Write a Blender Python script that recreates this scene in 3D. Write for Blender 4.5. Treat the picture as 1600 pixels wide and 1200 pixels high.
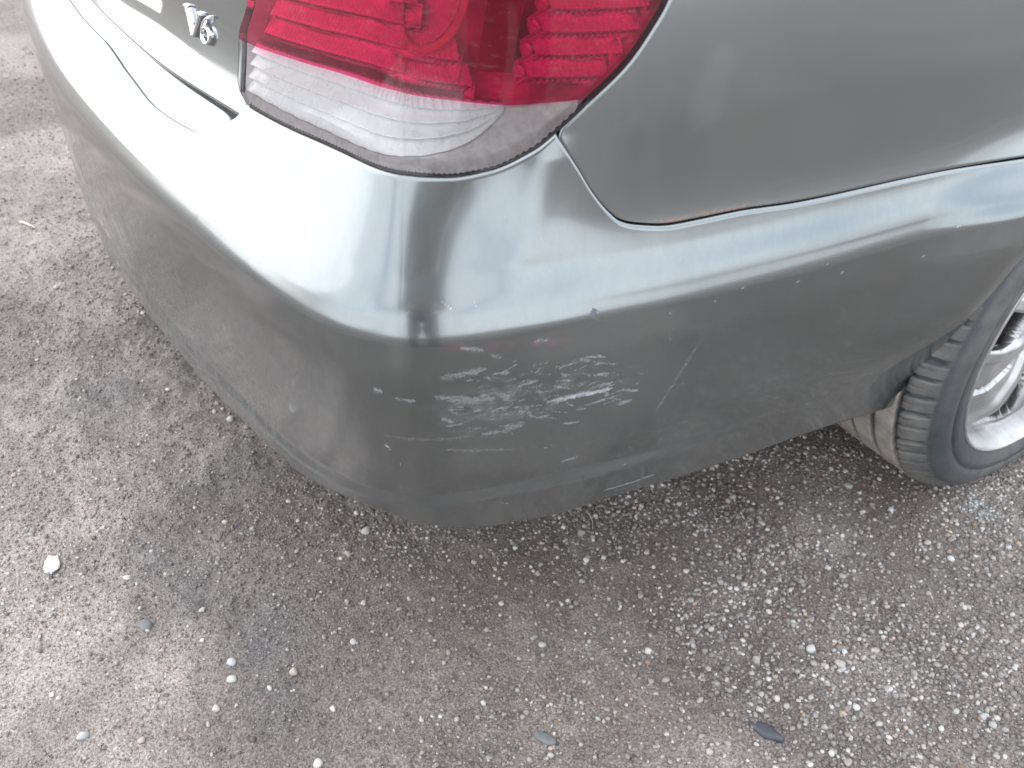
import bpy, math, random
import numpy as np
from mathutils import Matrix, Vector
for o in list(bpy.data.objects): bpy.data.objects.remove(o)
sc = bpy.context.scene
# ---------------------------------------------------------------- camera
CAM = Vector((1.3200, -0.1637, 0.9883))
R0 = Vector((0.538, 0.843, 0.022)).normalized(); F0 = Vector((-0.653, 0.432, -0.622)).normalized()
R0 = (R0-F0*R0.dot(F0)).normalized(); U0 = R0.cross(F0)
cd = bpy.data.cameras.new('camera'); co = bpy.data.objects.new('camera', cd); sc.collection.objects.link(co)
m = Matrix((R0, U0, -F0)).transposed().to_4x4(); m.translation = CAM; co.matrix_world = m
cd.sensor_fit = 'HORIZONTAL'; cd.sensor_width = 36; cd.lens = 1355.18/1600*36; cd.clip_start = .02; cd.clip_end = 2000
cd.dof.use_dof = True; cd.dof.focus_distance = .95; cd.dof.aperture_fstop = 9.0
sc.camera = co
# ---------------------------------------------------------------- sky, sun, exposure
SUN_AZ, SUN_EL = math.radians(236), math.radians(40)      # compass azimuth from +Y clockwise: behind and left of the car
wd = bpy.data.worlds.new('World'); sc.world = wd; wd.use_nodes = True
nt = wd.node_tree; nt.nodes.clear()
N_ = nt.nodes.new; L_ = nt.links.new
sky = N_('ShaderNodeTexSky'); sky.sky_type = 'NISHITA'; sky.sun_disc = False
sky.sun_elevation = SUN_EL; sky.sun_rotation = SUN_AZ; sky.air_density = 1.0; sky.dust_density = 3.0; sky.ozone_density = 1.5
tc = N_('ShaderNodeTexCoord'); mp = N_('ShaderNodeMapping'); mp.inputs['Scale'].default_value = (1.2, 1.2, 2.6)
nz = N_('ShaderNodeTexNoise'); nz.inputs['Scale'].default_value = 1.6; nz.inputs['Detail'].default_value = 6; nz.inputs['Roughness'].default_value = .55
rp = N_('ShaderNodeValToRGB'); rp.color_ramp.elements[0].position = .24; rp.color_ramp.elements[1].position = .50; rp.color_ramp.elements[1].color = (.78, .78, .78, 1)
mx = N_('ShaderNodeMixRGB'); mx.inputs[2].default_value = (12.0, 12.5, 13.1, 1)
bg = N_('ShaderNodeBackground'); bg.inputs[1].default_value = .13; wo = N_('ShaderNodeOutputWorld')
L_(tc.outputs['Generated'], mp.inputs[0]); L_(mp.outputs[0], nz.inputs['Vector']); L_(nz.outputs['Fac'], rp.inputs[0])
L_(rp.outputs[0], mx.inputs[0]); L_(sky.outputs[0], mx.inputs[1]); L_(mx.outputs[0], bg.inputs[0]); L_(bg.outputs[0], wo.inputs[0])
sd = bpy.data.lights.new('sun', 'SUN'); sd.energy = 0.7; sd.angle = math.radians(85); sd.color = (1, .975, .94)
so = bpy.data.objects.new('sun', sd); sc.collection.objects.link(so)
so.rotation_euler = Vector((math.sin(SUN_AZ)*math.cos(SUN_EL), math.cos(SUN_AZ)*math.cos(SUN_EL), math.sin(SUN_EL))).to_track_quat('Z', 'Y').to_euler()
sc.view_settings.view_transform = 'Standard'; sc.view_settings.look = 'None'; sc.view_settings.exposure = 0.86; sc.view_settings.gamma = 1
sc.render.engine = 'CYCLES'; sc.cycles.max_bounces = 8; sc.cycles.transparent_max_bounces = 12
# ---------------------------------------------------------------- helpers
RNG = np.random.default_rng(7); random.seed(7)
def link(o, parent=None):
    sc.collection.objects.link(o)
    if parent is not None: o.parent = parent
    return o
def tag(o, label=None, cat=None, group=None, kind=None):
    if label: o['label'] = label
    if cat: o['category'] = cat
    if group: o['group'] = group
    if kind: o['kind'] = kind
    return o
def empty(name, loc=(0, 0, 0), parent=None):
    o = bpy.data.objects.new(name, None); o.location = loc; o.empty_display_size = .05
    return link(o, parent)
def mesh_np(name, V, F, mat=None, parent=None, smooth=True, attrs=None, uv=None):
    V = np.asarray(V, np.float32); F = np.asarray(F, np.int32); k = F.shape[1]
    me = bpy.data.meshes.new(name); me.vertices.add(len(V)); me.vertices.foreach_set('co', V.ravel())
    me.loops.add(F.size); me.loops.foreach_set('vertex_index', F.ravel())
    me.polygons.add(len(F)); me.polygons.foreach_set('loop_start', np.arange(0, F.size, k, dtype=np.int32))
    me.polygons.foreach_set('use_smooth', np.full(len(F), smooth))
    me.update(calc_edges=True)
    if uv is not None:
        l = me.uv_layers.new(name='UVMap'); l.data.foreach_set('uv', np.asarray(uv, np.float32)[F.ravel()].ravel())
    for a, v in (attrs or {}).items():
        at = me.attributes.new(a, 'FLOAT', 'POINT'); at.data.foreach_set('value', np.asarray(v, np.float32).ravel())
    if mat: me.materials.append(mat)
    return link(bpy.data.objects.new(name, me), parent)
def quads(n, m, flip=False, wrap0=False, wrap1=False):
    i = np.arange(n if wrap0 else n-1); j = np.arange(m if wrap1 else m-1); I, J = np.meshgrid(i, j, indexing='ij')
    I2 = (I+1) % n; J2 = (J+1) % m
    q = np.stack([I*m+J, I2*m+J, I2*m+J2, I*m+J2], -1).reshape(-1, 4)
    return q[:, ::-1] if flip else q
def gnorm(G):
    n = np.cross(np.gradient(G, axis=0), np.gradient(G, axis=1)); return n/np.maximum(np.linalg.norm(n, axis=-1, keepdims=True), 1e-12)
def pad(G, sides, r=.0025, deep=.012, extra=()):
    # rounds the chosen edges of a panel (b, t, l, r) over and turns them inward, so panels have thickness
    arrs = [G]+list(extra)
    steps = [(r*math.sin(a), r*(1-math.cos(a))) for a in (math.pi/6, math.pi/3, math.pi/2)]+[(r, r+deep*.5), (r, r+deep)]
    for s in sides:
        G = arrs[0]; n = gnorm(G)
        ax = 1 if s in 'bt' else 0
        if s in 'bl': e = G.take(0, ax); inn = G.take(2, ax); ne = n.take(1, ax)
        else: e = G.take(-1, ax); inn = G.take(-3, ax); ne = n.take(-2, ax)
        t = e-inn; t -= ne*(t*ne).sum(-1, keepdims=True); t /= np.maximum(np.linalg.norm(t, axis=-1, keepdims=True), 1e-9)
        rows = [e+t*a-ne*b for a, b in steps]
        add = np.stack(rows if s in 'tr' else rows[::-1], ax)
        def cat(A, B): return np.concatenate([A, B], ax) if s in 'tr' else np.concatenate([B, A], ax)
        arrs[0] = cat(G, add)
        for k in range(1, len(arrs)):
            A = arrs[k]; ed = np.repeat(A.take([-1] if s in 'tr' else [0], ax), len(steps), ax); arrs[k] = cat(A, ed)
    return arrs
def panel(name, G, mat, parent, mirror=False, attrs=None, uv=None, smooth=True):
    n, mm = G.shape[:2]; V = G.reshape(-1, 3).copy()
    if mirror: V[:, 0] *= -1
    return mesh_np(name, V, quads(n, mm, flip=mirror), mat, parent, smooth, attrs, uv)
class MB:      # small hard-surface collector
    def __init__(s): s.v = []; s.f = []
    def add(s, V, F):
        b = len(s.v); s.v += [tuple(map(float, q)) for q in V]; s.f += [tuple(int(i)+b for i in q) for q in F]
    def box(s, c, d, rot=None):
        c = Vector(c); q = [Vector((x*d[0]/2, y*d[1]/2, z*d[2]/2)) for x in (-1, 1) for y in (-1, 1) for z in (-1, 1)]
        if rot is not None: q = [rot @ w for w in q]
        s.add([c+w for w in q], [(0, 1, 3, 2), (4, 6, 7, 5), (0, 4, 5, 1), (2, 3, 7, 6), (0, 2, 6, 4), (1, 5, 7, 3)])
    def lathe(s, prof, n, axis='x', close=False):
        prof = np.asarray(prof, float); k = len(prof); a = np.linspace(0, 2*np.pi, n, endpoint=False)
        V = np.stack([np.broadcast_to(prof[None, :, 0], (n, k)), prof[None, :, 1]*np.cos(a)[:, None], prof[None, :, 1]*np.sin(a)[:, None]], -1)
        s.add(V.reshape(-1, 3), quads(n, k, wrap0=True, wrap1=close))
    def build(s, name, mat, parent=None, smooth=False, bevel=0):
        me = bpy.data.meshes.new(name); me.from_pydata(s.v, [], s.f); me.update()
        if smooth: me.polygons.foreach_set('use_smooth', np.ones(len(s.f), bool))
        if mat: me.materials.append(mat)
        o = link(bpy.data.objects.new(name, me), parent)
        if bevel:
            b = o.modifiers.new('bevel', 'BEVEL'); b.width = bevel; b.segments = 2; b.limit_method = 'ANGLE'; b.angle_limit = math.radians(35)
        return o
def _h(ix, iy, seed):
    n = (ix.astype(np.int64)*374761393+iy.astype(np.int64)*668265263+seed*974634777) & 0x7fffffff
    n = (n ^ (n >> 13))*1274126177 & 0x7fffffff; return ((n ^ (n >> 16)) & 0xffff)/65535.0
def vnoise(x, y, seed=0):
    x0 = np.floor(x); y0 = np.floor(y); fx = x-x0; fy = y-y0; fx = fx*fx*fx*(fx*(fx*6-15)+10); fy = fy*fy*fy*(fy*(fy*6-15)+10)
    a, b, c, d = _h(x0, y0, seed), _h(x0+1, y0, seed), _h(x0, y0+1, seed), _h(x0+1, y0+1, seed)
    return (a*(1-fx)+b*fx)*(1-fy)+(c*(1-fx)+d*fx)*fy*1.0
def fbm(x, y, oct=4, seed=0, g=.5):
    t = 0; a = 1; s = 0
    for k in range(oct):
        ca, sa = math.cos(.6*k+.3), math.sin(.6*k+.3); f = 2.03**k
        t = t+a*vnoise((x*ca-y*sa)*f+17.1*k, (x*sa+y*ca)*f-9.3*k, seed+k); s += a; a *= g
    return t/s
def smooth(a, b, x): t = np.clip((x-a)/(b-a), 0, 1); return t*t*(3-2*t)
# ---------------------------------------------------------------- materials
def newmat(name):
    mt = bpy.data.materials.new(name); mt.use_nodes = True; t = mt.node_tree; b = t.nodes['Principled BSDF']
    return mt, t, b
def pset(b, **k):
    names = dict(color='Base Color', metal='Metallic', rough='Roughness', coat='Coat Weight', coatr='Coat Roughness', spec='Specular IOR Level', trans='Transmission Weight', ior='IOR', alpha='Alpha')
    for a, v in k.items():
        b.inputs[names[a]].default_value = (*v, 1) if a == 'color' else v
def noise(t, scale, detail=4, rough=.55, coord='Object', mapscale=None, dist=0):
    n = t.nodes.new('ShaderNodeTexNoise'); n.inputs['Scale'].default_value = scale; n.inputs['Detail'].default_value = detail; n.inputs['Roughness'].default_value = rough; n.inputs['Distortion'].default_value = dist
    c = t.nodes.new('ShaderNodeTexCoord'); src = c.outputs[coord]
    if mapscale:
        mpn = t.nodes.new('ShaderNodeMapping'); mpn.inputs['Scale'].default_value = mapscale; t.links.new(src, mpn.inputs[0]); src = mpn.outputs[0]
    t.links.new(src, n.inputs['Vector']); return n.outputs['Fac']
def ramp(t, src, stops):
    r = t.nodes.new('ShaderNodeValToRGB'); e = r.color_ramp.elements
    while len(e) < len(stops): e.new(.5)
    for k, (p, c) in enumerate(stops):
        e[k].position = p; e[k].color = (*c, 1) if isinstance(c, tuple) else (c, c, c, 1)
    t.links.new(src, r.inputs[0]); return r.outputs[0]
def mixc(t, fac, a, b, mode='MIX'):
    x = t.nodes.new('ShaderNodeMixRGB'); x.blend_type = mode
    for i, s in ((0, fac), (1, a), (2, b)):
        if isinstance(s, (int, float)): x.inputs[i].default_value = s if i == 0 else (s, s, s, 1)
        elif isinstance(s, tuple): x.inputs[i].default_value = (*s, 1)
        else: t.links.new(s, x.inputs[i])
    return x.outputs[0]
def math_(t, op, a, b=None, c=None):
    x = t.nodes.new('ShaderNodeMath'); x.operation = op
    for i, s in enumerate((a, b, c)):
        if s is None: continue
        if isinstance(s, (int, float)): x.inputs[i].default_value = s
        else: t.links.new(s, x.inputs[i])
    return x.outputs[0]
def bump(t, b, h, strength=.3, dist=.002):
    n = t.nodes.new('ShaderNodeBump'); n.inputs['Strength'].default_value = strength; n.inputs['Distance'].default_value = dist
    t.links.new(h, n.inputs['Height']); t.links.new(n.outputs[0], b.inputs['Normal']); return n
def attr(t, name):
    a = t.nodes.new('ShaderNodeAttribute'); a.attribute_name = name; return a.outputs['Fac']
M = {}
def simple(key, color, rough=.5, metal=0, coat=0, var=.15, vs=30, bs=0, bd=.001):
    mt, t, b = newmat(key); pset(b, color=color, rough=rough, metal=metal, coat=coat)
    n = noise(t, vs, 5); lo = tuple(c*(1-var) for c in color); hi = tuple(min(1, c*(1+var)) for c in color)
    t.links.new(ramp(t, n, [(.3, lo), (.7, hi)]), b.inputs['Base Color'])
    t.links.new(ramp(t, noise(t, vs*2.3, 3), [(.3, max(0, rough-.08)), (.7, min(1, rough+.08))]), b.inputs['Roughness'])
    if bs: bump(t, b, noise(t, vs*6, 4), bs, bd)
    M[key] = mt; return mt
PAINT = (.230, .252, .258)
def paint_mat(key, bumper=False):
    mt, t, b = newmat(key)
    pset(b, metal=.97, rough=.19, coat=1.0, coatr=.04, color=PAINT)
    b.inputs['Coat IOR'].default_value = 1.5
    film = noise(t, 9, 6, .6)                                     # a thin film of road dust
    dust = ramp(t, film, [(.45, 0.0), (.8, .12)])
    vo = t.nodes.new('ShaderNodeTexVoronoi'); vo.inputs['Scale'].default_value = 95; vc = t.nodes.new('ShaderNodeTexCoord'); t.links.new(vc.outputs['Object'], vo.inputs['Vector'])
    sep = t.nodes.new('ShaderNodeSeparateColor'); t.links.new(vo.outputs['Color'], sep.inputs[0])
    dots = math_(t, 'MULTIPLY', ramp(t, vo.outputs['Distance'], [(.05, .5), (.11, 0.)]), ramp(t, sep.outputs[0], [(.72, 0.), (.75, 1.)]))  # dried drops
    d2 = math_(t, 'MAXIMUM', dust, math_(t, 'MULTIPLY', dots, ramp(t, noise(t, 14, 3), [(.45, 0.), (.62, 1.)])))
    if bumper:
        sm, dm, pk, ch = attr(t, 'scratch_streak'), attr(t, 'dirt'), attr(t, 'pink'), attr(t, 'chip')
        grime = ramp(t, noise(t, 70, 6, .65, mapscale=(1, 1, .45)), [(.42, 0.), (.62, 1.)])
        speck = ramp(t, noise(t, 210, 3, .6, mapscale=(1, 1, .5)), [(.60, 0.), (.66, 1.)])
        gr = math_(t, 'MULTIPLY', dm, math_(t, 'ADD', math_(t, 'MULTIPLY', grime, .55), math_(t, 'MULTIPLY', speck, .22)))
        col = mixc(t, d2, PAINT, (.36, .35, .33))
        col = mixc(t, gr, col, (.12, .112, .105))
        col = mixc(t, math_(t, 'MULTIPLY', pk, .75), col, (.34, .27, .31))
        rag = math_(t, 'MULTIPLY', ramp(t, noise(t, 420, 4, .7, mapscale=(1, 1, 2.6)), [(.30, .10), (.66, 1.)]), ramp(t, noise(t, 95, 4, .6, mapscale=(1, 1, 2.)), [(.30, .25), (.60, 1.)]))
        s = math_(t, 'MULTIPLY', sm, rag)
        col = mixc(t, math_(t, 'MULTIPLY', s, .95), col, (.60, .63, .68)); col = mixc(t, ch, col, (.13, .14, .15))
        met = math_(t, 'SUBTRACT', .92, math_(t, 'MULTIPLY', math_(t, 'MAXIMUM', s, math_(t, 'MAXIMUM', gr, ch)), .8))
        t.links.new(met, b.inputs['Metallic'])
        t.links.new(math_(t, 'SUBTRACT', 1.0, math_(t, 'MINIMUM', math_(t, 'ADD', math_(t, 'ADD', s, gr), ch), 1.0)), b.inputs['Coat Weight'])
        t.links.new(math_(t, 'ADD', math_(t, 'MULTIPLY', math_(t, 'MAXIMUM', s, gr), .35), .20), b.inputs['Roughness'])
        bump(t, b, math_(t, 'SUBTRACT', math_(t, 'MULTIPLY', s, -.6), ch), .35, .0008)
    else:
        col = mixc(t, d2, PAINT, (.36, .35, .33)); rs = math_(t, 'MULTIPLY', attr(t, 'rust'), ramp(t, noise(t, 130, 4, .6), [(.35, .25), (.6, 1.)])); hz = attr(t, 'haze')
        col = mixc(t, rs, col, (.21, .155, .13)); col = mixc(t, math_(t, 'MULTIPLY', hz, .35), col, (.50, .51, .50))
        t.links.new(math_(t, 'SUBTRACT', .92, math_(t, 'ADD', math_(t, 'MULTIPLY', rs, .9), math_(t, 'MULTIPLY', hz, .25))), b.inputs['Metallic']); d2 = math_(t, 'MAXIMUM', d2, math_(t, 'MULTIPLY', math_(t, 'MAXIMUM', rs, hz), .5))
    t.links.new(col, b.inputs['Base Color'])
    cr = math_(t, 'ADD', math_(t, 'MULTIPLY', d2, .5), .06); t.links.new(cr, b.inputs['Coat Roughness'])
    M[key] = mt; return mt
paint_mat('body_paint'); paint_mat('bumper_paint', True)
simple('black_plastic', (.018, .018, .019), .55, vs=40, bs=.2)
simple('dark_cavity', (.010, .010, .011), .8, vs=40)
simple('gasket_rubber', (.02, .018, .022), .5)
simple('chrome', (.78, .78, .80), .14, 1, var=.05)
simple('bright_reflector', (.88, .93, .95), .28, .2, var=.06, vs=60); simple('white_reflector', (.95, .96, .96), .3, .1, var=.03, vs=60); simple('lamp_housing', (.80, .76, .77), .4, .2, var=.15, vs=50)
simple('housing_plastic', (.62, .60, .60), .45, 0, var=.1)
simple('red_plastic', (.75, .55, .58), .4, 0, var=.2, vs=50)
simple('dark_red', (.26, .18, .18), .5, 0, var=.2)
simple('frosted_plastic', (.54, .505, .50), .45, 0, var=.2, vs=120, bs=.4)
simple('brake_iron', (.11, .07, .05), .6, .6, var=.35, vs=60)
simple('alloy', (.50, .50, .50), .42, .75, coat=.4, var=.25, vs=25)
simple('window_glass', (.02, .025, .025), .05, 0, var=.1)
simple('plate_white', (.75, .75, .74), .4)
def lens(key, tint, gl=.05):
    mt = bpy.data.materials.new(key); mt.use_nodes = True; t = mt.node_tree; t.nodes.clear()
    tr = t.nodes.new('ShaderNodeBsdfTransparent'); t.links.new(mixc(t, ramp(t, noise(t, 60, 4), [(.35, 0.), (.7, .25)]), tint, tuple(c*.75+.05 for c in tint)), tr.inputs[0])
    g = t.nodes.new('ShaderNodeBsdfGlossy'); g.inputs['Roughness'].default_value = gl
    df = t.nodes.new('ShaderNodeBsdfDiffuse'); df.inputs[0].default_value = (.6, .58, .58, 1)
    lw = t.nodes.new('ShaderNodeFresnel'); lw.inputs[0].default_value = 1.5
    m1 = t.nodes.new('ShaderNodeMixShader'); m2 = t.nodes.new('ShaderNodeMixShader'); ou = t.nodes.new('ShaderNodeOutputMaterial')
    scr = ramp(t, noise(t, 300, 3, .6, mapscale=(.25, .25, 1)), [(.58, .015), (.72, .07)])
    t.links.new(scr, m1.inputs[0]); t.links.new(tr.outputs[0], m1.inputs[1]); t.links.new(df.outputs[0], m1.inputs[2])
    t.links.new(lw.outputs[0], m2.inputs[0]); t.links.new(m1.outputs[0], m2.inputs[1]); t.links.new(g.outputs[0], m2.inputs[2]); t.links.new(m2.outputs[0], ou.inputs[0])
    M[key] = mt
lens('red_lens', (.97, .095, .30)); lens('clear_lens', (.93, .92, .92))
def rubber():
    mt, t, b = newmat('tyre_rubber'); pset(b, rough=.6)
    dust = attr(t, 'dust'); n = noise(t, 35, 6, .6)
    k = math_(t, 'MULTIPLY', dust, ramp(t, n, [(.25, .35), (.6, 1.)]))
    c = mixc(t, k, mixc(t, n, (.030, .034, .039), (.075, .085, .094)), (.44, .40, .355)); t.links.new(c, b.inputs['Base Color'])
    t.links.new(math_(t, 'ADD', math_(t, 'MULTIPLY', k, .3), .48), b.inputs['Roughness']); bump(t, b, noise(t, 160, 4), .25, .001); M['rubber'] = mt
rubber()
# ================================================================ ground
def ground_mat():
    mt, t, b = newmat('gravelly_dirt')
    pset(b, spec=.22); pale, damp, brn = attr(t, 'pale'), attr(t, 'damp'), attr(t, 'brown')
    n1 = noise(t, 7, 7, .62); n2 = noise(t, 55, 7, .68); n3 = noise(t, 330, 5, .7)
    base = mixc(t, ramp(t, n1, [(.35, 0.), (.65, 1.)]), (0.217, 0.190, 0.172), (0.302, 0.268, 0.247))
    base = mixc(t, ramp(t, n2, [(.38, 0.), (.62, 1.)]), mixc(t, .6, base, (0.138, 0.116, 0.107)), base)
    base = mixc(t, math_(t, 'MULTIPLY', brn, .6), base, (0.174, 0.132, 0.109))
    base = mixc(t, math_(t, 'MULTIPLY', damp, .85), base, (0.159, 0.148, 0.154))
    base = mixc(t, math_(t, 'MULTIPLY', pale, .95), base, (0.466, 0.413, 0.383))
    grit = ramp(t, n3, [(.36, .48), (.5, .95), (.64, 1.5)])
    base = mixc(t, 1.0, base, grit, 'MULTIPLY')
    fl = ramp(t, noise(t, 520, 2, .5), [(.66, 0.), (.72, .6)]); base = mixc(t, fl, base, (.56, .54, .52))
    t.links.new(base, b.inputs['Base Color'])
    t.links.new(math_(t, 'SUBTRACT', math_(t, 'ADD', .72, math_(t, 'MULTIPLY', n2, .25)), math_(t, 'MULTIPLY', damp, .28)), b.inputs['Roughness'])
    bump(t, b, math_(t, 'ADD', math_(t, 'MULTIPLY', n2, .8), n3), .8, .004); M['ground'] = mt
ground_mat()
def axis(lo, hi, step, far):
    a = np.arange(lo, hi, step); out = [a]
    g = step*np.concatenate([1.022**np.arange(1, 75), 1.022**74*1.09**np.arange(1, 110)]); e = np.cumsum(g); e = e[e < far]
    return np.concatenate([(lo-e)[::-1], a, a[-1]+e])
GX = axis(-.75, 1.40, .0046, 70); GY = axis(-.48, 1.32, .0046, 70)
def blobs(x, y, L, seed):
    w = 0
    xx = x+.10*(fbm(x*6, y*6, 4, seed)-.5); yy = y+.10*(fbm(x*6+40, y*6, 4, seed+9)-.5)
    for (bx, by, r, v) in L: w = np.maximum(w, v*np.exp(-((xx-bx)**2+(yy-by)**2)/(r*r)))
    return w
PALE = [(.42, -.32, .12, .9), (.55, -.20, .07, .9), (.62, -.27, .08, .7), (-.1, -.26, .12, .25), (.29, -.30, .10, .7), (-.9, -.06, .3, .35), (.846, .711, .06, .45), (1.035, .584, .07, .5), (.95, .99, .10, .5), (.5, -.40, .1, .8), (1.12, .78, .10, .35)]
DAMP = [(.362, -.149, .06, 1.), (.577, -.047, .08, .9), (.215, -.011, .10, .7), (.116, -.086, .10, .6), (-.05, -.08, .2, .8), (.46, -.10, .06, .9), (.68, -.06, .08, .6)]
BRN = [(.846, .888, .10, 1.), (.656, .285, .10, .8), (.78, .45, .12, .8), (.95, .62, .10, .6), (.75, .65, .12, .9), (.9, .30, .12, .7), (.60, .12, .10, .5)]
def gheight(x, y):
    lf = smooth(.75, .25, x+.6*y); h = .014*(fbm(x*2.4, y*2.4, 3, 3)-.5)+(.009+.008*lf)*(fbm(x*11, y*11, 4, 5)-.5)+(.0050+.0040*lf)*(fbm(x*45, y*45, 3, 8)-.5)+.0030*(fbm(x*170, y*170, 2, 12)-.5)
    rut = (y+.17+.05*np.sin(x*5+1)+.09*(fbm(x*7, y*7, 3, 77)-.5)); h = h+.007*smooth(-.015, .02, rut)*lf*smooth(.25, .02, rut)
    k = smooth(.28, .12, np.hypot(x-.79, y-1.105)*.9)
    return h*(1-k)-.003-.10*(1-np.exp(-(np.maximum(np.hypot(x, y)-4, 0)/40)**2))*0
def pales(x, y): return np.clip(blobs(x, y, PALE, 21)+.45*smooth(.5, .75, fbm(x*3.1+5, y*3.1, 5, 31)), 0, 1)
X_, Y_ = np.meshgrid(GX, GY, indexing='ij'); Z_ = gheight(X_, Y_)
pl, dm_, br_ = pales(X_, Y_), blobs(X_, Y_, DAMP, 41), blobs(X_, Y_, BRN, 51)
ground = mesh_np('ground', np.stack([X_, Y_, Z_], -1).reshape(-1, 3), quads(len(GX), len(GY)), M['ground'], None, True, {'pale': pl, 'damp': dm_, 'brown': br_})
tag(ground, kind='structure')
# ---- stones
t_ = (1+5**.5)/2
ICO = np.array([(-1, t_, 0), (1, t_, 0), (-1, -t_, 0), (1, -t_, 0), (0, -1, t_), (0, 1, t_), (0, -1, -t_), (0, 1, -t_), (t_, 0, -1), (t_, 0, 1), (-t_, 0, -1), (-t_, 0, 1)]); ICO /= np.linalg.norm(ICO[0])
ICF = np.array([(0, 11, 5), (0, 5, 1), (0, 1, 7), (0, 7, 10), (0, 10, 11), (1, 5, 9), (5, 11, 4), (11, 10, 2), (10, 7, 6), (7, 1, 8), (3, 9, 4), (3, 4, 2), (3, 2, 6), (3, 6, 8), (3, 8, 9), (4, 9, 5), (2, 4, 11), (6, 2, 10), (8, 6, 7), (9, 8, 1)])
def stone_mat(key, src):
    mt, t, b = newmat(key); pset(b, rough=.62)
    f = src(t)
    c = ramp(t, f, [(0., (.10, .088, .08)), (.35, (.185, .163, .150)), (.6, (.275, .252, .236)), (.78, (.39, .365, .34)), (.90, (.50, .48, .455)), (1., (.62, .60, .57))])
    hue = ramp(t, math_(t, 'FRACT', math_(t, 'MULTIPLY', f, 37.7)), [(0., (1.0, .97, .93)), (.5, (1, 1, 1)), (.8, (.95, .99, 1.04)), (.93, (1.06, .95, .86)), (1., (1.12, .88, .70))])
    c = mixc(t, 1., c, hue, 'MULTIPLY')
    c = mixc(t, 1., c, ramp(t, noise(t, 240, 5, .6), [(.3, .75), (.7, 1.15)]), 'MULTIPLY')
    t.links.new(c, b.inputs['Base Color']); bump(t, b, noise(t, 500, 4), .3, .0008); M[key] = mt
stone_mat('gravel', lambda t: attr(t, 'tone'))
stone_mat('pebble', lambda t: (lambda n: math_(t, 'MULTIPLY', n.outputs['Color'], 1.))(t.nodes.new('ShaderNodeObjectInfo')))
def rots(n):
    q = RNG.normal(size=(n, 4)); q /= np.linalg.norm(q, axis=1, keepdims=True); w, x, y, z = q.T
    return np.stack([1-2*(y*y+z*z), 2*(x*y-z*w), 2*(x*z+y*w), 2*(x*y+z*w), 1-2*(x*x+z*z), 2*(y*z-x*w), 2*(x*z-y*w), 2*(y*z+x*w), 1-2*(x*x+y*y)], -1).reshape(n, 3, 3)
NG = 60000
gx = np.concatenate([RNG.uniform(-.95, 1.40, NG*3), RNG.uniform(-2.2, -.95, 12000)]); gy = np.concatenate([RNG.uniform(-.48, 1.25, NG*3), RNG.uniform(-.30, .12, 12000)]); pm = RNG.permutation(len(gx)); gx, gy = gx[pm], gy[pm]
keep = ~((gx < .50) & (gy > .30)) & ~((gx < .20) & (gy > .16)) & (np.hypot((gx-.775)/.105, (gy-1.105)/.055) > 1)
dens = (.30+.75*smooth(.35, .68, fbm(gx*5, gy*5, 4, 61)))*(.35+.65*smooth(.1, .6, gy+.35*gx+.15))+.5*blobs(gx, gy, [(.846, .711, .08, 1.), (1.035, .584, .10, 1.), (.95, .99, .14, 1.), (1.1, .75, .15, .8)], 71)
keep &= RNG.uniform(0, 1, len(gx)) < dens*.85
gx, gy = gx[keep][:NG], gy[keep][:NG]; n = len(gx)
rad = .0012+.0036*RNG.beta(1.1, 3.2, n)*(.8+.5*smooth(0., .5, gy))
sh = RNG.uniform(.65, 1.25, (n, 3)); base = ICO[None]*(1+RNG.uniform(-.2, .2, (n, 12)))[..., None]*sh[:, None, :]
V = np.einsum('nij,nkj->nki', rots(n), base)*rad[:, None, None]; V[..., 2] *= .8
V += np.stack([gx, gy, gheight(gx, gy)+rad*.28], -1)[:, None, :]
tone = np.clip(RNG.beta(2.0, 2.4, n)+.25*pales(gx, gy)-.02+.12*smooth(.1, .5, gy), 0, 1)
F = (ICF[None]+(np.arange(n)*12)[:, None, None]).reshape(-1, 3)
# grit between the stones
ng = 52000; sx_ = RNG.uniform(-.6, 1.35, ng*2); sy_ = RNG.uniform(-.46, 1.2, ng*2)
kp = ~((sx_ < .50) & (sy_ > .30)) & ~((sx_ < .20) & (sy_ > .16)) & (np.hypot((sx_-.775)/.105, (sy_-1.105)/.055) > 1); sx_, sy_ = sx_[kp][:ng], sy_[kp][:ng]; ng = len(sx_)
OC = np.array([(1, 0, 0), (-1, 0, 0), (0, 1, 0), (0, -1, 0), (0, 0, 1), (0, 0, -1)], float); OF = np.array([(0, 2, 4), (2, 1, 4), (1, 3, 4), (3, 0, 4), (2, 0, 5), (1, 2, 5), (3, 1, 5), (0, 3, 5)])
r2 = RNG.uniform(.0006, .0015, ng); V2 = np.einsum('nij,nkj->nki', rots(ng), OC[None]*RNG.uniform(.6, 1.3, (ng, 1, 3)))*r2[:, None, None]+np.stack([sx_, sy_, gheight(sx_, sy_)+r2*.35], -1)[:, None]
V = np.concatenate([V.reshape(-1, 3), V2.reshape(-1, 3)]); F = np.concatenate([F, (OF[None]+(n*12+np.arange(ng)*6)[:, None, None]).reshape(-1, 3)]); tone2 = np.clip(RNG.beta(1.6, 2.2, ng)+.2*pales(sx_, sy_), 0, 1)
gr = mesh_np('gravel', V.reshape(-1, 3), F, M['gravel'], None, True, {'tone': np.concatenate([np.repeat(tone, 12), np.repeat(tone2, 6)])})
tag(gr, 'fine grey and brown gravel strewn over the dirt', 'gravel', kind='stuff')
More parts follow.
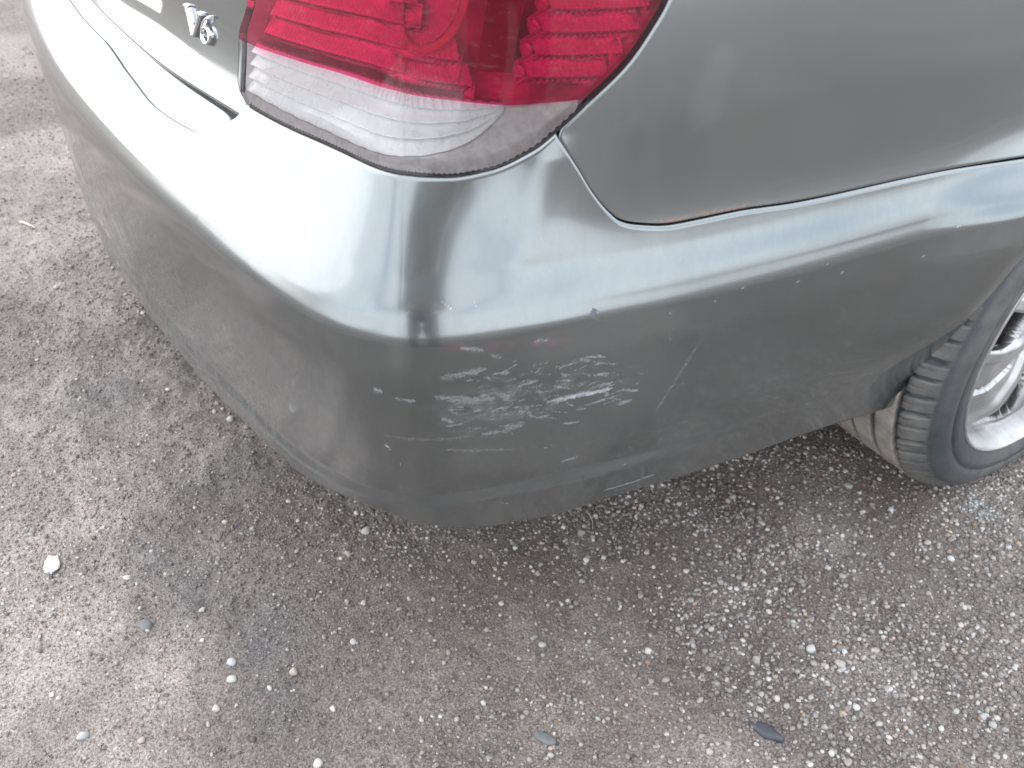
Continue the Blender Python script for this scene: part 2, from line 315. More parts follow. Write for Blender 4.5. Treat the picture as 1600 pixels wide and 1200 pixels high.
# pebbles large enough to be told apart
def ico2():
    v = [tuple(q) for q in ICO]; f = []; c = {}
    def mid(a, b):
        k = (min(a, b), max(a, b))
        if k not in c:
            q = np.array(v[a])+np.array(v[b]); v.append(tuple(q/np.linalg.norm(q))); c[k] = len(v)-1
        return c[k]
    for a, b, d in ICF:
        x, y, z = mid(a, b), mid(b, d), mid(d, a); f += [(a, x, z), (b, y, x), (d, z, y), (x, y, z)]
    return np.array(v), np.array(f)
IV, IF = ico2(); PM = []
for k in range(14):
    q = IV*(1+.16*np.sin(IV@RNG.normal(size=3)*2.2+k)[:, None]+.10*np.sin(IV@RNG.normal(size=3)*3.7)[:, None])*RNG.uniform(.75, 1.3, 3)
    for _ in range(3):       # worn flats
        d = RNG.normal(size=3); d /= np.linalg.norm(d); h = q@d; q = q-np.maximum(h-.72, 0)[:, None]*d*.8
    o = mesh_np('pebble', q, IF, M['pebble'], None, True); PM.append(o.data); bpy.data.objects.remove(o)
PEB = [(0.82, 0.479, 5.9), (0.902, 0.505, 4.7), (0.938, 0.489, 5.1), (0.9, 0.364, 5.9), (0.893, 0.345, 4.4), (0.937, 0.418, 4.9), (0.953, 0.426, 4.4), (0.945, 0.383, 5.3), (0.995, 0.468, 4.9), (0.986, 0.597, 6.2), (0.966, 0.561, -7.2), (0.893, 0.558, 5.3), (0.856, 0.492, 3.7), (0.923, 0.573, 4.2), (0.807, 0.626, 2.9), (0.9, 0.937, 4.8), (0.834, 0.844, 5.4), (0.837, 0.818, 6.0), (0.856, 0.862, 6.0), (0.705, 0.669, 6.7), (0.785, 0.845, 7.4), (0.93, 0.852, 5.2), (0.905, 0.695, 5.6), (1.002, 0.578, 6.1), (1.099, 0.48, 6.0), (0.987, 0.297, 3.7), (0.998, 0.304, 4.5), (1.045, 0.401, 3.7), (1.05, 0.768, 5.3), (0.956, 0.952, 4.7), (0.831, 0.683, 6.3), (1.036, 0.804, 5.4), (1.041, 0.702, 4.1), (1.014, 0.669, 3.1), (1.055, 0.722, -3.6), (0.735, 0.666, 2.4), (0.79, 0.634, 2.9), (0.882, 0.691, -4.5), (1.082, 0.72, 3.6), (0.931, 0.458, 2.5), (0.994, 0.439, -4.8), (1.043, 0.655, 4.1), (0.989, 0.639, 3.7), (0.966, 0.507, 3.0), (0.856, 0.37, 5.1), (1.038, 0.473, 2.9), (1.15, 0.735, 4.4), (1.147, 0.685, 3.9), (1.04, 0.528, 4.4), (1.114, 0.577, 3.8), (0.425, 0.148, 5.3), (0.468, 0.144, 7.5), (0.375, 0.001, 5.2), (0.395, 0.065, -4.1), (0.347, 0.068, -4.8), (0.344, -0.03, 4.6), (0.497, 0.102, 5.0), (0.322, -0.149, 3.9), (0.34, -0.139, 3.9), (0.262, -0.196, 3.4), (0.26, -0.187, 3.4), (0.25, -0.208, 2.9), (0.205, -0.278, 5.2), (0.2, -0.221, 4.1), (0.295, -0.186, 3.4), (0.369, -0.18, 4.9), (0.483, -0.108, 4.2), (0.528, -0.122, 3.6), (0.503, -0.226, 4.5), (0.584, -0.1, -6.5), (0.607, -0.107, 5.9), (0.643, -0.071, 4.9), (0.636, -0.037, 6.4), (0.712, -0.015, 4.3), (0.636, -0.137, 4.8), (0.651, -0.152, 3.7), (0.63, -0.226, 4.6), (0.587, -0.284, 6.9), (0.77, -0.058, 6.8), (0.729, -0.068, 2.8), (0.586, 0.085, 4.8), (0.636, 0.047, 5.1), (0.508, -0.305, 4.3), (0.475, -0.355, 4.3), (0.517, -0.298, 3.8), (0.633, 0.076, 3.1), (0.345, -0.185, 3.8), (0.513, -0.171, 3.0), (0.511, 0.137, 2.3), (0.447, -0.234, 3.6), (0.225, -0.263, 4.0), (0.491, -0.159, 3.6), (-0.466, -0.119, 6.4), (-0.277, 0.008, 4.6), (-0.136, 0.037, 5.9), (0.078, 0.037, 5.4), (0.062, 0.048, 4.7), (0.115, 0.054, 6.6), (0.151, 0.071, 5.9), (0.065, -0.283, 5.5), (-0.013, -0.235, 5.2), (0.078, -0.245, 3.7), (0.099, -0.095, 3.8), (-0.54, -0.076, 5.8), (-0.019, -0.015, 4.8), (-0.417, -0.09, 3.9), (0.079, 0.051, 3.4), (0.467, 0.143, 5.3), (0.642, 0.417, 7.7), (0.642, 0.43, 4.4), (0.741, 0.336, 5.4), (0.614, 0.317, 4.7), (0.774, 0.258, 5.1), (0.857, 0.373, 4.2), (0.716, 0.206, 3.9), (0.807, 0.146, 4.4), (0.621, 0.122, 4.0), (0.719, 0.145, 3.8), (0.844, 0.58, 4.1), (0.856, 0.453, 3.9)]
rest = []
while len(rest)+len(PEB) < 300:
    x, y = RNG.uniform(-.6, 1.3), RNG.uniform(-.45, 1.2)
    if (x < .55 and y > .2) or (x < .1 and y > .05) or math.hypot((x-.78)/.14, (y-1.105)/.1) < 1.2: continue
    if RNG.uniform() > .25+.75*float(smooth(0., .6, np.array(y+.3*x))): continue
    rest.append((x, y, RNG.uniform(2.6, 4.6)))
for k, (x, y, r) in enumerate(list(PEB)+rest):
    o = bpy.data.objects.new('pebble', PM[k % 14]); link(o, ground); tn = .42+.58*random.betavariate(2.2, 1.2) if k < len(PEB) else random.betavariate(2, 1.6); tn = .95 if r < 0 else tn; o.color = (tn, tn, tn, 1); r = abs(r)/1000*.98
    o.scale = (r, r*random.uniform(.75, 1), r*random.uniform(.6, .9)); o.rotation_euler = (random.uniform(-.3, .3), random.uniform(-.3, .3), random.uniform(0, 6.3))
    o.location = (x, y, float(gheight(np.array(x), np.array(y)))+r*.35)
# ================================================================ body surface
def nspline(t, y):
    t = np.asarray(t, float); y = np.asarray(y, float); n = len(t); h = np.diff(t)
    A = np.eye(n); r = np.zeros(y.shape)
    for i in range(1, n-1):
        A[i, i-1:i+2] = h[i-1], 2*(h[i-1]+h[i]), h[i]
        r[i] = 6*((y[i+1]-y[i])/h[i]-(y[i]-y[i-1])/h[i-1])
    m = np.linalg.solve(A, r)
    def f(x):
        x = np.asarray(x, float); k = np.clip(np.searchsorted(t, x)-1, 0, n-2)
        a = (t[k+1]-x)/h[k]; b = 1-a
        if y.ndim > 1: a = a[..., None]; b = b[..., None]; hh = h[k][..., None]
        else: hh = h[k]
        return a*y[k]+b*y[k+1]+((a**3-a)*m[k]+(b**3-b)*m[k+1])*hh*hh/6
    return f
def pchip(t, y, x):
    t = np.asarray(t, float); y = np.asarray(y, float); h = np.diff(t); d = np.diff(y)/h
    m = np.zeros(len(t)); m[0] = d[0]; m[-1] = d[-1]
    for i in range(1, len(t)-1):
        if d[i-1]*d[i] > 0:
            w1 = 2*h[i]+h[i-1]; w2 = h[i]+2*h[i-1]; m[i] = (w1+w2)/(w1/d[i-1]+w2/d[i])
    x = np.asarray(x, float); k = np.clip(np.searchsorted(t, x)-1, 0, len(t)-2)
    s = (x-t[k])/h[k]; hk = h[k]
    return ((2*s**3-3*s**2+1)*y[k]+(s**3-2*s**2+s)*hk*m[k]+(-2*s**3+3*s**2)*y[k+1]+(s**3-s**2)*hk*m[k+1])
# outline of the body at its widest line, from the middle of the tail round the right rear corner to the nose
PLAN = np.array([(-.25,-.0395),(-.12,-.0465),(0,-.049),(.12,-.0465),(.25,-.0395),(.38,-.028),(.50,-.0125),(.60,.003),(.67,.020),(.716,.0365),(.748,.056),
 (.770,.077),(.785,.100),(.797,.128),(.808,.165),(.820,.215),(.831,.265),(.842,.32),(.853,.40),(.865,.51),(.876,.65),(.889,.80),(.899,1.0),
 (.905,1.3),(.908,1.8),(.908,2.4),(.903,3.0),(.888,3.6),(.85,4.1),(.77,4.42),(.6,4.60),(.3,4.69),(0,4.71),(-.3,4.69)])
_t = np.concatenate([[0], np.cumsum(np.linalg.norm(np.diff(PLAN, axis=0), axis=1))]); _t -= _t[2]
_sp = nspline(_t, PLAN)
UMAX = _t[-2]
def plan(u):
    u = np.asarray(u, float); P = _sp(u); T = _sp(u+1e-3)-_sp(u-1e-3); T /= np.linalg.norm(T, axis=-1, keepdims=True)
    N = np.stack([T[..., 1], -T[..., 0]], -1)
    return P, N
def u_at_x(x): i = np.linspace(0, .8, 2000); return float(np.interp(x, _sp(i)[:, 0], i))
def u_at_y(y): i = np.linspace(.75, 4.5, 4000); return float(np.interp(y, _sp(i)[:, 1], i))
U_R = u_at_x(.62); U_C = u_at_x(.797); U_S = u_at_y(.42); U_F = u_at_y(1.0)
def zcr(u): return np.interp(u, [0, U_R, U_C, U_F, 3.0, 5.5], [.575, .572, .562, .551, .551, .551])
W = np.array([-.40,-.335,-.29,-.24,-.17,-.08,-.03,-.006, .014, .05, .085, .125, .16, .22, .30, .38, .46])
O_M = np.array([-.016,-.010,-.008,-.005,-.003,-.001,.0,-.001,-.009,-.041,-.066,-.085,-.094,-.100,-.108,-.122,-.150])
O_R = np.array([-.040,-.030,-.024,-.016,-.009,-.003,-.000,-.001,-.009,-.041,-.066,-.085,-.094,-.100,-.108,-.122,-.150])
O_C = np.array([-.070,-.058,-.047,-.033,-.016,-.005,-.001,-.001,-.007,-.028,-.048,-.070,-.087,-.099,-.107,-.121,-.149])
O_S = np.array([-.058,-.045,-.037,-.027,-.014,-.005,-.0010,-.001,-.0065,-.022,-.031,-.036,-.039,-.046,-.057,-.074,-.102])
ARC = (1.11, .318, .352)
def off(u, z):
    w = z-zcr(u)
    m, a, b, c = pchip(W, O_M, w), pchip(W, O_R, w), pchip(W, O_C, w), pchip(W, O_S, w)
    s0 = np.clip(u/U_R, 0, 1)
    a = m*(1-s0)+a*s0
    s1 = np.clip((u-U_R)/(U_C-U_R), 0, 1); s1 = s1*s1*(3-2*s1)
    s2 = np.clip((u-.79)/(1.02-.79), 0, 1); s2 = s2*s2*(3-2*s2)
    o = (a*(1-s1)+b*s1)*(1-s2)+c*s2
    yy = _sp(u)[..., 1]; r = np.hypot(yy-ARC[0], z-ARC[1])      # flare of the wheel arch
    k = np.clip((.53-r)/.17, 0, 1); k = k*k*(3-2*k); h = np.clip((z-.29)/.17, 0, 1); h = h*h*(3-2*h)
    ut = .948-(.708-z)*.42; rg = .0014*np.exp(-((u-ut)/.017)**2)*np.clip((.712-z)/.02, 0, 1)*np.clip((z-.585)/.03, 0, 1)   # kink and dent left by the knock
    dt = -.0016*np.exp(-(((u-.935)/.034)**2+((z-.592)/.020)**2))
    return o+.020*k*h*np.clip((.65-z)/.13, 0, 1)*(yy < 2)+rg+dt
def S(u, z, lift=0):
    u = np.asarray(u, float); z = np.asarray(z, float); u, z = np.broadcast_arrays(u, z)
    P, N = plan(u); o = off(u, z)+lift
    return np.concatenate([P+N*o[..., None], z[..., None]], -1)
# ================================================================ the car
car = empty('car', (0, 0, 0))
tag(car, 'silver grey sedan with scuffed rear bumper corner parked on gravelly dirt', 'car')
BP, BK = M['body_paint'], M['black_plastic']
# ---- trim lines of the panels, as (distance along the outline, height)
TL_B = np.array([(0.4858, 0.677), (0.5158, 0.677), (0.6239, 0.6795), (0.723, 0.6825), (0.8011, 0.681), (0.8543, 0.68), (0.8929, 0.6845), (0.9296, 0.6995), (0.9462, 0.7115), (0.9765, 0.7385), (1.004, 0.7635), (1.0224, 0.7855), (1.0371, 0.807), (1.0471, 0.838), (1.0521, 0.873)])
SEAM = np.array([(0.948, 0.71), (0.9645, 0.6845), (0.9783, 0.662), (0.993, 0.644), (1.0049, 0.634), (1.0242, 0.628), (1.0573, 0.623), (1.128, 0.622), (1.1974, 0.6175), (1.3316, 0.6135), (1.5237, 0.6055), (1.6437, 0.6005)])
SHELF = np.array([(-0.3397, 0.6425), (-0.0897, 0.6415), (0.1148, 0.6415), (0.2451, 0.633), (0.3393, 0.627), (0.4376, 0.631), (0.5018, 0.6605), (0.5178, 0.6765)])
GAPT = np.array([(-0.1835, 0.666), (0.0165, 0.664), (0.3173, 0.6585), (0.4977, 0.659), (0.5577, 0.658)])
ZK = np.array([(-0.1531, 0.6915), (0.1469, 0.6915), (0.2912, 0.6965), (0.4536, 0.6885), (0.5018, 0.6795), (0.5618, 0.6755)])
RW = np.array([(0.4637, 0.731), (0.4937, 0.731), (0.6101, 0.738), (0.7019, 0.743), (0.8608, 0.7375), (0.9085, 0.735), (0.9425, 0.7375), (0.9691, 0.739), (1.0591, 0.741)])
WL = np.array([(0.4798, 0.6875), (0.5098, 0.6865), (0.6193, 0.688), (0.7184, 0.6905), (0.8231, 0.693), (0.8699, 0.701), (0.8966, 0.7165), (0.9085, 0.728)])
TLL = np.array([(0.5218, 0.6365), (0.5178, 0.6765), (0.4997, 0.686), (0.4937, 0.731), (0.5158, 0.768), (0.5278, 0.828), (0.5318, 0.918), (0.5338, 0.998)])
ST = [(0.8332, 0.5215, 0.8709, 0.525, 4.0, 0.6), (0.8277, 0.499, 0.8672, 0.488, 4.0, 0.7), (0.8534, 0.4875, 0.881, 0.488, 4, 0.6), (0.8332, 0.4705, 0.8396, 0.4665, 3, 0.8), (0.7919, 0.497, 0.8084, 0.494, 2.2, 0.9), (0.7717, 0.5055, 0.7781, 0.5025, 3, 0.8), (0.9361, 0.4685, 1.0013, 0.468, 2.5, 1.7), (0.9774, 0.4745, 1.0013, 0.476, 2.2, 1.1), (0.9755, 0.4525, 1.0132, 0.4565, 1.8, 0.9), (1.0123, 0.4635, 1.0316, 0.456, 2.2, 0.9), (1.0114, 0.444, 1.026, 0.4445, 2.5, 0.8), (0.9535, 0.434, 0.971, 0.431, 1.6, 1.0), (0.9599, 0.374, 0.9774, 0.376, 1.8, 0.8), (1.0178, 0.3045, 1.0839, 0.3055, 1.6, 1.0), (0.8369, 0.4275, 0.9058, 0.4105, 2, 0.4), (0.7754, 0.4455, 0.8681, 0.4415, 1.8, 0.35), (0.7735, 0.433, 0.779, 0.426, 0.9, 1.3), (1.0591, 0.417, 1.0931, 0.5035, 2.4, 0.3), (0.9122, 0.4705, 0.9205, 0.452, 1.5, 0.7), (0.8801, 0.5, 0.8993, 0.477, 3.5, 0.45), (0.9223, 0.4895, 0.9333, 0.471, 2.2, 0.6), (0.892, 0.4405, 0.9131, 0.4475, 4, 0.6), (0.8727, 0.442, 0.8874, 0.4415, 3, 0.6), (0.8497, 0.552, 0.8709, 0.546, 2.2, 0.6), (0.8773, 0.5395, 0.8856, 0.5355, 2, 0.6), (0.9168, 0.5455, 0.9306, 0.5455, 2, 0.6), (0.9627, 0.515, 0.9728, 0.511, 2, 0.6), (0.8369, 0.592, 0.8479, 0.583, 0.55, 0.9), (0.8654, 0.5885, 0.8672, 0.584, 0.5, 0.8)]
CHIP = [0.9719, 0.5665, 0.9755, 0.5575]
BDG = (-0.0971, -0.027)
PLT = (0.2912,)
ZB = [(0.7166, 0.3235), (0.78, 0.311), (0.8259, 0.297), (0.8672, 0.2865), (0.9048, 0.2815), (0.9609, 0.2805), (1.0389, 0.2875), (1.1658, 0.278), (1.3684, 0.262), (1.4816, 0.2485)]

def tlb(u): return pchip(TL_B[:, 0], TL_B[:, 1], u)
def seam(u): return pchip(SEAM[:, 0], SEAM[:, 1], u)
def ztop(u):
    u = np.asarray(u, float)
    return np.where(u < SHELF[-1, 0], pchip(SHELF[:, 0], SHELF[:, 1], np.minimum(u, SHELF[-1, 0])), np.where(u < SEAM[0, 0]-.001, tlb(np.clip(u, TL_B[0, 0], 1.03))-.0028, seam(np.clip(u, SEAM[0, 0], 1.6))-.0030))
def zbot(u): return pchip([0, .4, .6]+[q[0] for q in ZB], [.300, .300, .311]+[q[1] for q in ZB], u)
def arc_u(z):
    y = ARC[0]-np.sqrt(np.maximum(ARC[2]**2-(z-ARC[1])**2, 1e-4)); i = np.linspace(1.2, 2.0, 400)
    return np.interp(y, _sp(i)[:, 1], i)
def lip(u, z): return .0045*smooth(.357, .335, z)*smooth(1.35, 1.0, u)
# ---- rear bumper (both halves in one moulding)
ul = np.concatenate([np.arange(0, .62, .0045), np.arange(.62, .755, .0025), np.arange(.755, 1.12, .0012), np.arange(1.12, 1.30, .0035)]); ur = np.linspace(0, 1, 60)
s_ = np.linspace(0, 1, 250)
zb, zt = zbot(ul), ztop(ul)
Zg = zb[:, None]+(zt-zb)[:, None]*s_[None, :]; Ug = np.repeat(ul[:, None], len(s_), 1)
zb2, zt2 = zbot(1.3), seam(1.6)-.003
u0 = 1.3035; zz0 = np.linspace(0, 1, 250)
rowsU, rowsZ = [], []
for t in ur:
    ug = u0+t*.22; zr = zbot(min(ug, 1.52))+(float(ztop(ug))-zbot(min(ug, 1.52)))*zz0
    e = arc_u(zr); uu_ = u0+t*(e-u0); zr = zbot(np.minimum(uu_, 1.52))*(1-zz0)+ztop(uu_)*zz0; rowsU.append(u0+t*(arc_u(zr)-u0)); rowsZ.append(zr)
Ug = np.concatenate([Ug, np.array(rowsU)]); Zg = np.concatenate([Zg, np.array(rowsZ)])
Gb = S(Ug, Zg, lip(Ug, Zg)+.0015)
Gb, Ug, Zg = pad(Gb, 'tbr', .0042, .016, (Ug, Zg))
# wear marks, plus one long faint pale streak on the side: strokes (u1, z1, u2, z2, half width, strength)
flatU, flatZ = Ug.ravel(), Zg.ravel(); scr = np.zeros(flatU.shape)
def stroke(a, b, c, d, hw, st, rag=.5):
    du, dz = c-a, d-b; L2 = du*du+dz*dz+1e-12
    t = np.clip(((flatU-a)*du+(flatZ-b)*dz)/L2, 0, 1); dist = np.hypot(flatU-a-t*du, flatZ-b-t*dz)
    w = hw/1000*(.45+1.1*vnoise(flatU*330+a*900, flatZ*500, 5))*(1-rag*(2*t-1)**4)
    return st*smooth(1.45, .35, dist/np.maximum(w, 1e-5))
for q in ST:
    near = np.maximum(0, 0)
    scr = np.maximum(scr, stroke(*q))
for k in range(150):      # short hairlines inside the scuffed area
    a = .83+.20*random.betavariate(1.6, 2); b = .44+.085*random.betavariate(2, 2); l = random.uniform(.004, .022); an = random.gauss(-.12, .28)
    scr = np.maximum(scr, stroke(a, b, a+l*math.cos(an), b+l*math.sin(an), random.uniform(.35, 1.2), random.uniform(.35, 1.)))
smr = .34*smooth(1.1, .3, np.hypot((flatU-.90)/.10, (flatZ-.478)/.045))*smooth(.42, .62, fbm(flatU*60, flatZ*190, 4, 14)); scr = np.maximum(scr, smr)
for k in range(26):
    a = random.uniform(.78, 1.1); b = random.uniform(.32, .55); l = random.uniform(.003, .012); an = random.uniform(-1.4, .3)
    scr = np.maximum(scr, stroke(a, b, a+l*math.cos(an), b+l*math.sin(an), random.uniform(.3, .7), random.uniform(.3, .8)))
for a, b in [(1.235,.556),(1.17,.553),(1.13,.556),(1.30,.553),(1.36,.554),(1.42,.556),(1.10,.549),(1.05,.548),(1.26,.54),(1.31,.50),(1.20,.545),(1.38,.53)]:   # stone chips along the edge
    scr = np.maximum(scr, stroke(a, b, a+.0010, b-.0025, 1.0, .8))
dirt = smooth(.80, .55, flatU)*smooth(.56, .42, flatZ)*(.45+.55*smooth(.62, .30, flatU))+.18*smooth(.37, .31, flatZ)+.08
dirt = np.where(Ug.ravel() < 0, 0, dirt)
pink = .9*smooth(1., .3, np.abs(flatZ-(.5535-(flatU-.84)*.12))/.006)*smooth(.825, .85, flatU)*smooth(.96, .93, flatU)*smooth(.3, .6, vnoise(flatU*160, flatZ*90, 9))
chip = stroke(*CHIP, 2.6, 1.)
nU, nZ = Ug.shape
LI = np.unique(np.concatenate([np.arange(0, nU-12, 4), np.arange(nU-12, nU)]))[::-1][:-1]; GL = Gb[LI].copy(); GL[..., 0] *= -1; Gall = np.concatenate([GL, Gb])
def both(a, k=0.): A = a.reshape(nU, nZ); return np.concatenate([A[LI]*k, A])
bumper = panel('rear_bumper', Gall, M['bumper_paint'], car, attrs={'scratch_streak': both(np.clip(scr, 0, 1.5)), 'dirt': both(dirt, 1.), 'pink': both(pink), 'chip': both(chip)})
bumper['label'] = 'silver rear bumper with pale scuffs on its rounded corner'
# sunken ledge between the bumper top and the boot lid
uL = np.linspace(0, SHELF[-1, 0]+.002, 150); tt = np.linspace(0, 1, 26)
ze = ztop(uL)-.006; Zl = ze[:, None]+(np.max(GAPT[:, 1])+.007-ze)[:, None]*tt[None]; Ul = np.repeat(uL[:, None], 26, 1)
gapz = pchip(GAPT[:, 0], GAPT[:, 1]-.0050, Ul)
lf = -.0035-.0100*smooth(0, .55, tt)[None]*smooth(1.1, .7, tt)[None]-.05*smooth(-.001, .006, Zl-gapz)
Gl = S(Ul, Zl, lf); G2 = Gl[::-1][:-1].copy(); G2[..., 0] *= -1
panel('ledge', np.concatenate([G2, Gl]), M['bumper_paint'], bumper, attrs={'scratch_streak': np.zeros(299*26), 'dirt': np.full(299*26, .25), 'pink': np.zeros(299*26), 'chip': np.zeros(299*26)})
# ---- boot lid
def tl_left(z): return pchip(TLL[:, 1], TLL[:, 0], z)
zk = lambda u: pchip(ZK[:, 0], ZK[:, 1], u)
zlow = lambda u: pchip(GAPT[:, 0], GAPT[:, 1]+.0045+.004*smooth(.1, .45, GAPT[:, 0]), u)
nt_, nr_ = 170, 120; T = np.linspace(0, 1, nt_)[:, None]; Rr = np.linspace(0, 1, nr_)[None]
Ut = T*.575+0*Rr
for _ in range(4): zl_ = zlow(Ut); Zt = zl_+(.985-zl_)*Rr**1.25; Ut = T*(tl_left(Zt)-.0042)
zk_ = zk(Ut); low = np.minimum(Zt-zk_, 0)
lift = np.where(Zt < zk_, off(Ut, zk_)-off(Ut, Zt)-low*.50, 0)+.0005
lift = lift-.004*smooth(PLT[0]+.006, PLT[0]-.010, Ut)*smooth(.012, .022, Zt-zk_)*smooth(.93, .92, Zt)
Gt = S(Ut, Zt, lift); Gt, = pad(Gt, 'br', .0022, .014)
G2 = Gt[::-1][:-1].copy(); G2[..., 0] *= -1
trunk = panel('trunk_lid', np.concatenate([G2, Gt]), BP, car)
# V6 badge: chrome characters wrapped on the lid
def onlid(a, b, h): return S(a+BDG[0], b+BDG[1], h+.0005)
def strip(name, pts, wid, h, parent, closed=False):
    # a raised stroke with a ridged top that follows pts (u, z)
    pts = np.array(pts, float); n = len(pts); tg = np.gradient(pts, axis=0)
    if closed: tg = (np.roll(pts, -1, 0)-np.roll(pts, 1, 0))
    tg /= np.linalg.norm(tg, axis=1, keepdims=True); nr = np.stack([-tg[:, 1], tg[:, 0]], 1); wid = np.broadcast_to(np.asarray(wid, float), (n,))
    prof = [(-1, -.001), (-1, h*.55), (-.62, h*.92), (0, h), (.62, h*.92), (1, h*.55), (1, -.001)]
    G = np.stack([onlid(pts[:, 0]+nr[:, 0]*wid*a/2, pts[:, 1]+nr[:, 1]*wid*a/2, b) for a, b in prof], 1)
    V = G.reshape(-1, 3); F = [tuple(q) for q in quads(n, 7, wrap0=closed)]
    o = MB(); o.add(V, F)
    if not closed: o.f += [tuple(range(6, -1, -1)), tuple(range((n-1)*7, n*7))]
    return o
v = MB()
a_ = strip('', [(.4690, .7600), (.4745, .7535), (.4800, .7455), (.4868, .7370)], [.0095, .0088, .0078, .0060], .0050, trunk); v.add(a_.v, a_.f)
a_ = strip('', [(.4880, .7368), (.4935, .7455), (.4985, .7535), (.5030, .7600)], [.0048, .0050, .0052, .0056], .0046, trunk); v.add(a_.v, a_.f)
a_ = strip('', [(.4635, .7606), (.4690, .7608), (.4748, .7606)], .0026, .0046, trunk); v.add(a_.v, a_.f)
a_ = strip('', [(.4990, .7606), (.5030, .7608), (.5072, .7606)], .0026, .0044, trunk); v.add(a_.v, a_.f)
v.build('badge_letter', M['chrome'], trunk, False)
s6 = MB(); th = np.linspace(0, 2*np.pi, 28, endpoint=False)
a_ = strip('', [(.5180+.0092*math.cos(q), .7440+.0072*math.sin(q)) for q in th], [.0034+.0014*abs(math.cos(q)) for q in th], .0052, trunk, True); s6.add(a_.v, a_.f)
q_ = np.linspace(0, 1, 12)
a_ = strip('', [(.5300-.0212*math.sin(t*1.5), .7625-.0175*t**1.5) for t in q_], .0032+.0020*np.sin(q_*2.6), .0054, trunk); s6.add(a_.v, a_.f)
s6.build('badge_digit', M['chrome'], trunk, False)
# ---- quarter panels
def coons(bot, top, lef, rig, n, m_):
    s = np.linspace(0, 1, n)[:, None, None]; t = np.linspace(0, 1, m_)[None, :, None]
    def rs(c, k):
        c = np.array(c, float); d = np.concatenate([[0], np.cumsum(np.hypot(*(np.diff(c, axis=0)*[1, 1]).T))]); x = np.linspace(0, d[-1], k)
        return np.stack([np.interp(x, d, c[:, 0]), np.interp(x, d, c[:, 1])], -1)
    b, tp, l, r = rs(bot, n)[:, None], rs(top, n)[:, None], rs(lef, m_)[None], rs(rig, m_)[None]
    return (1-t)*b+t*tp+(1-s)*l+s*r-((1-s)*(1-t)*b[0, 0]+s*(1-t)*b[-1, 0]+(1-s)*t*tp[0, 0]+s*t*tp[-1, 0])
GAP = .0018
us = np.linspace(1.019, 1.60, 70); bot = [(u, float(seam(u))+GAP) for u in us]
ul1 = np.linspace(1.017, SEAM[0, 0]+.0025, 16); left = [(u, float(seam(u))+GAP) for u in ul1]+[(u+.0024, float(tlb(u))+.000) for u in np.linspace(SEAM[0, 0]+.0025, TL_B[-1, 0]-.0005, 40)]+[(1.038, .90), (1.025, .935), (.99, .96), (.95, .99)]
uA = float(arc_u(np.array(.612)))
bot = [q for q in bot if q[0] < uA-.002]+[(uA, float(seam(uA))+GAP)]
rig = [(uA, float(seam(uA))+GAP), (uA+.06, .70), (uA+.16, .80), (uA+.22, .88), (uA+.24, .99)]
top = [(.95, .99), (uA+.24, .99)]
q = coons(bot, top, left, rig, 260, 170); Gq = S(q[..., 0], q[..., 1]); Gq, qu, qz = pad(Gq, 'bl', .0016, .012, (q[..., 0], q[..., 1]))
rust = smooth(.0065, .001, qz-seam(np.clip(qu, SEAM[0, 0], 1.6))-.002)*smooth(1.025, 1.05, qu)*smooth(1.19, 1.12, qu)
haze = .18*smooth(1., .5, np.hypot((qu-1.085-.25*(qz-.72))/.022, (qz-.735)/.050)+1.1*(fbm(qu*70, qz*50, 3, 3)-.5))
panel('quarter_panel', Gq, BP, car, attrs={'rust': rust, 'haze': haze}); panel('quarter_panel', Gq, BP, car, mirror=True)
# filler of dark metal behind every joint
ub = np.linspace(.30, 1.56, 240); zz_ = np.linspace(.34, .97, 60)
Gi = S(ub[:, None], zz_[None], -.020-.0*zz_[None]); Gi = np.concatenate([S(np.linspace(.62, arc_u(np.array(.5)), 200)[:, None], np.linspace(.33, .69, 50)[None], -.022)])
panel('inner_panel', Gi, M['dark_cavity'], car); panel('inner_panel', Gi, M['dark_cavity'], car, mirror=True)
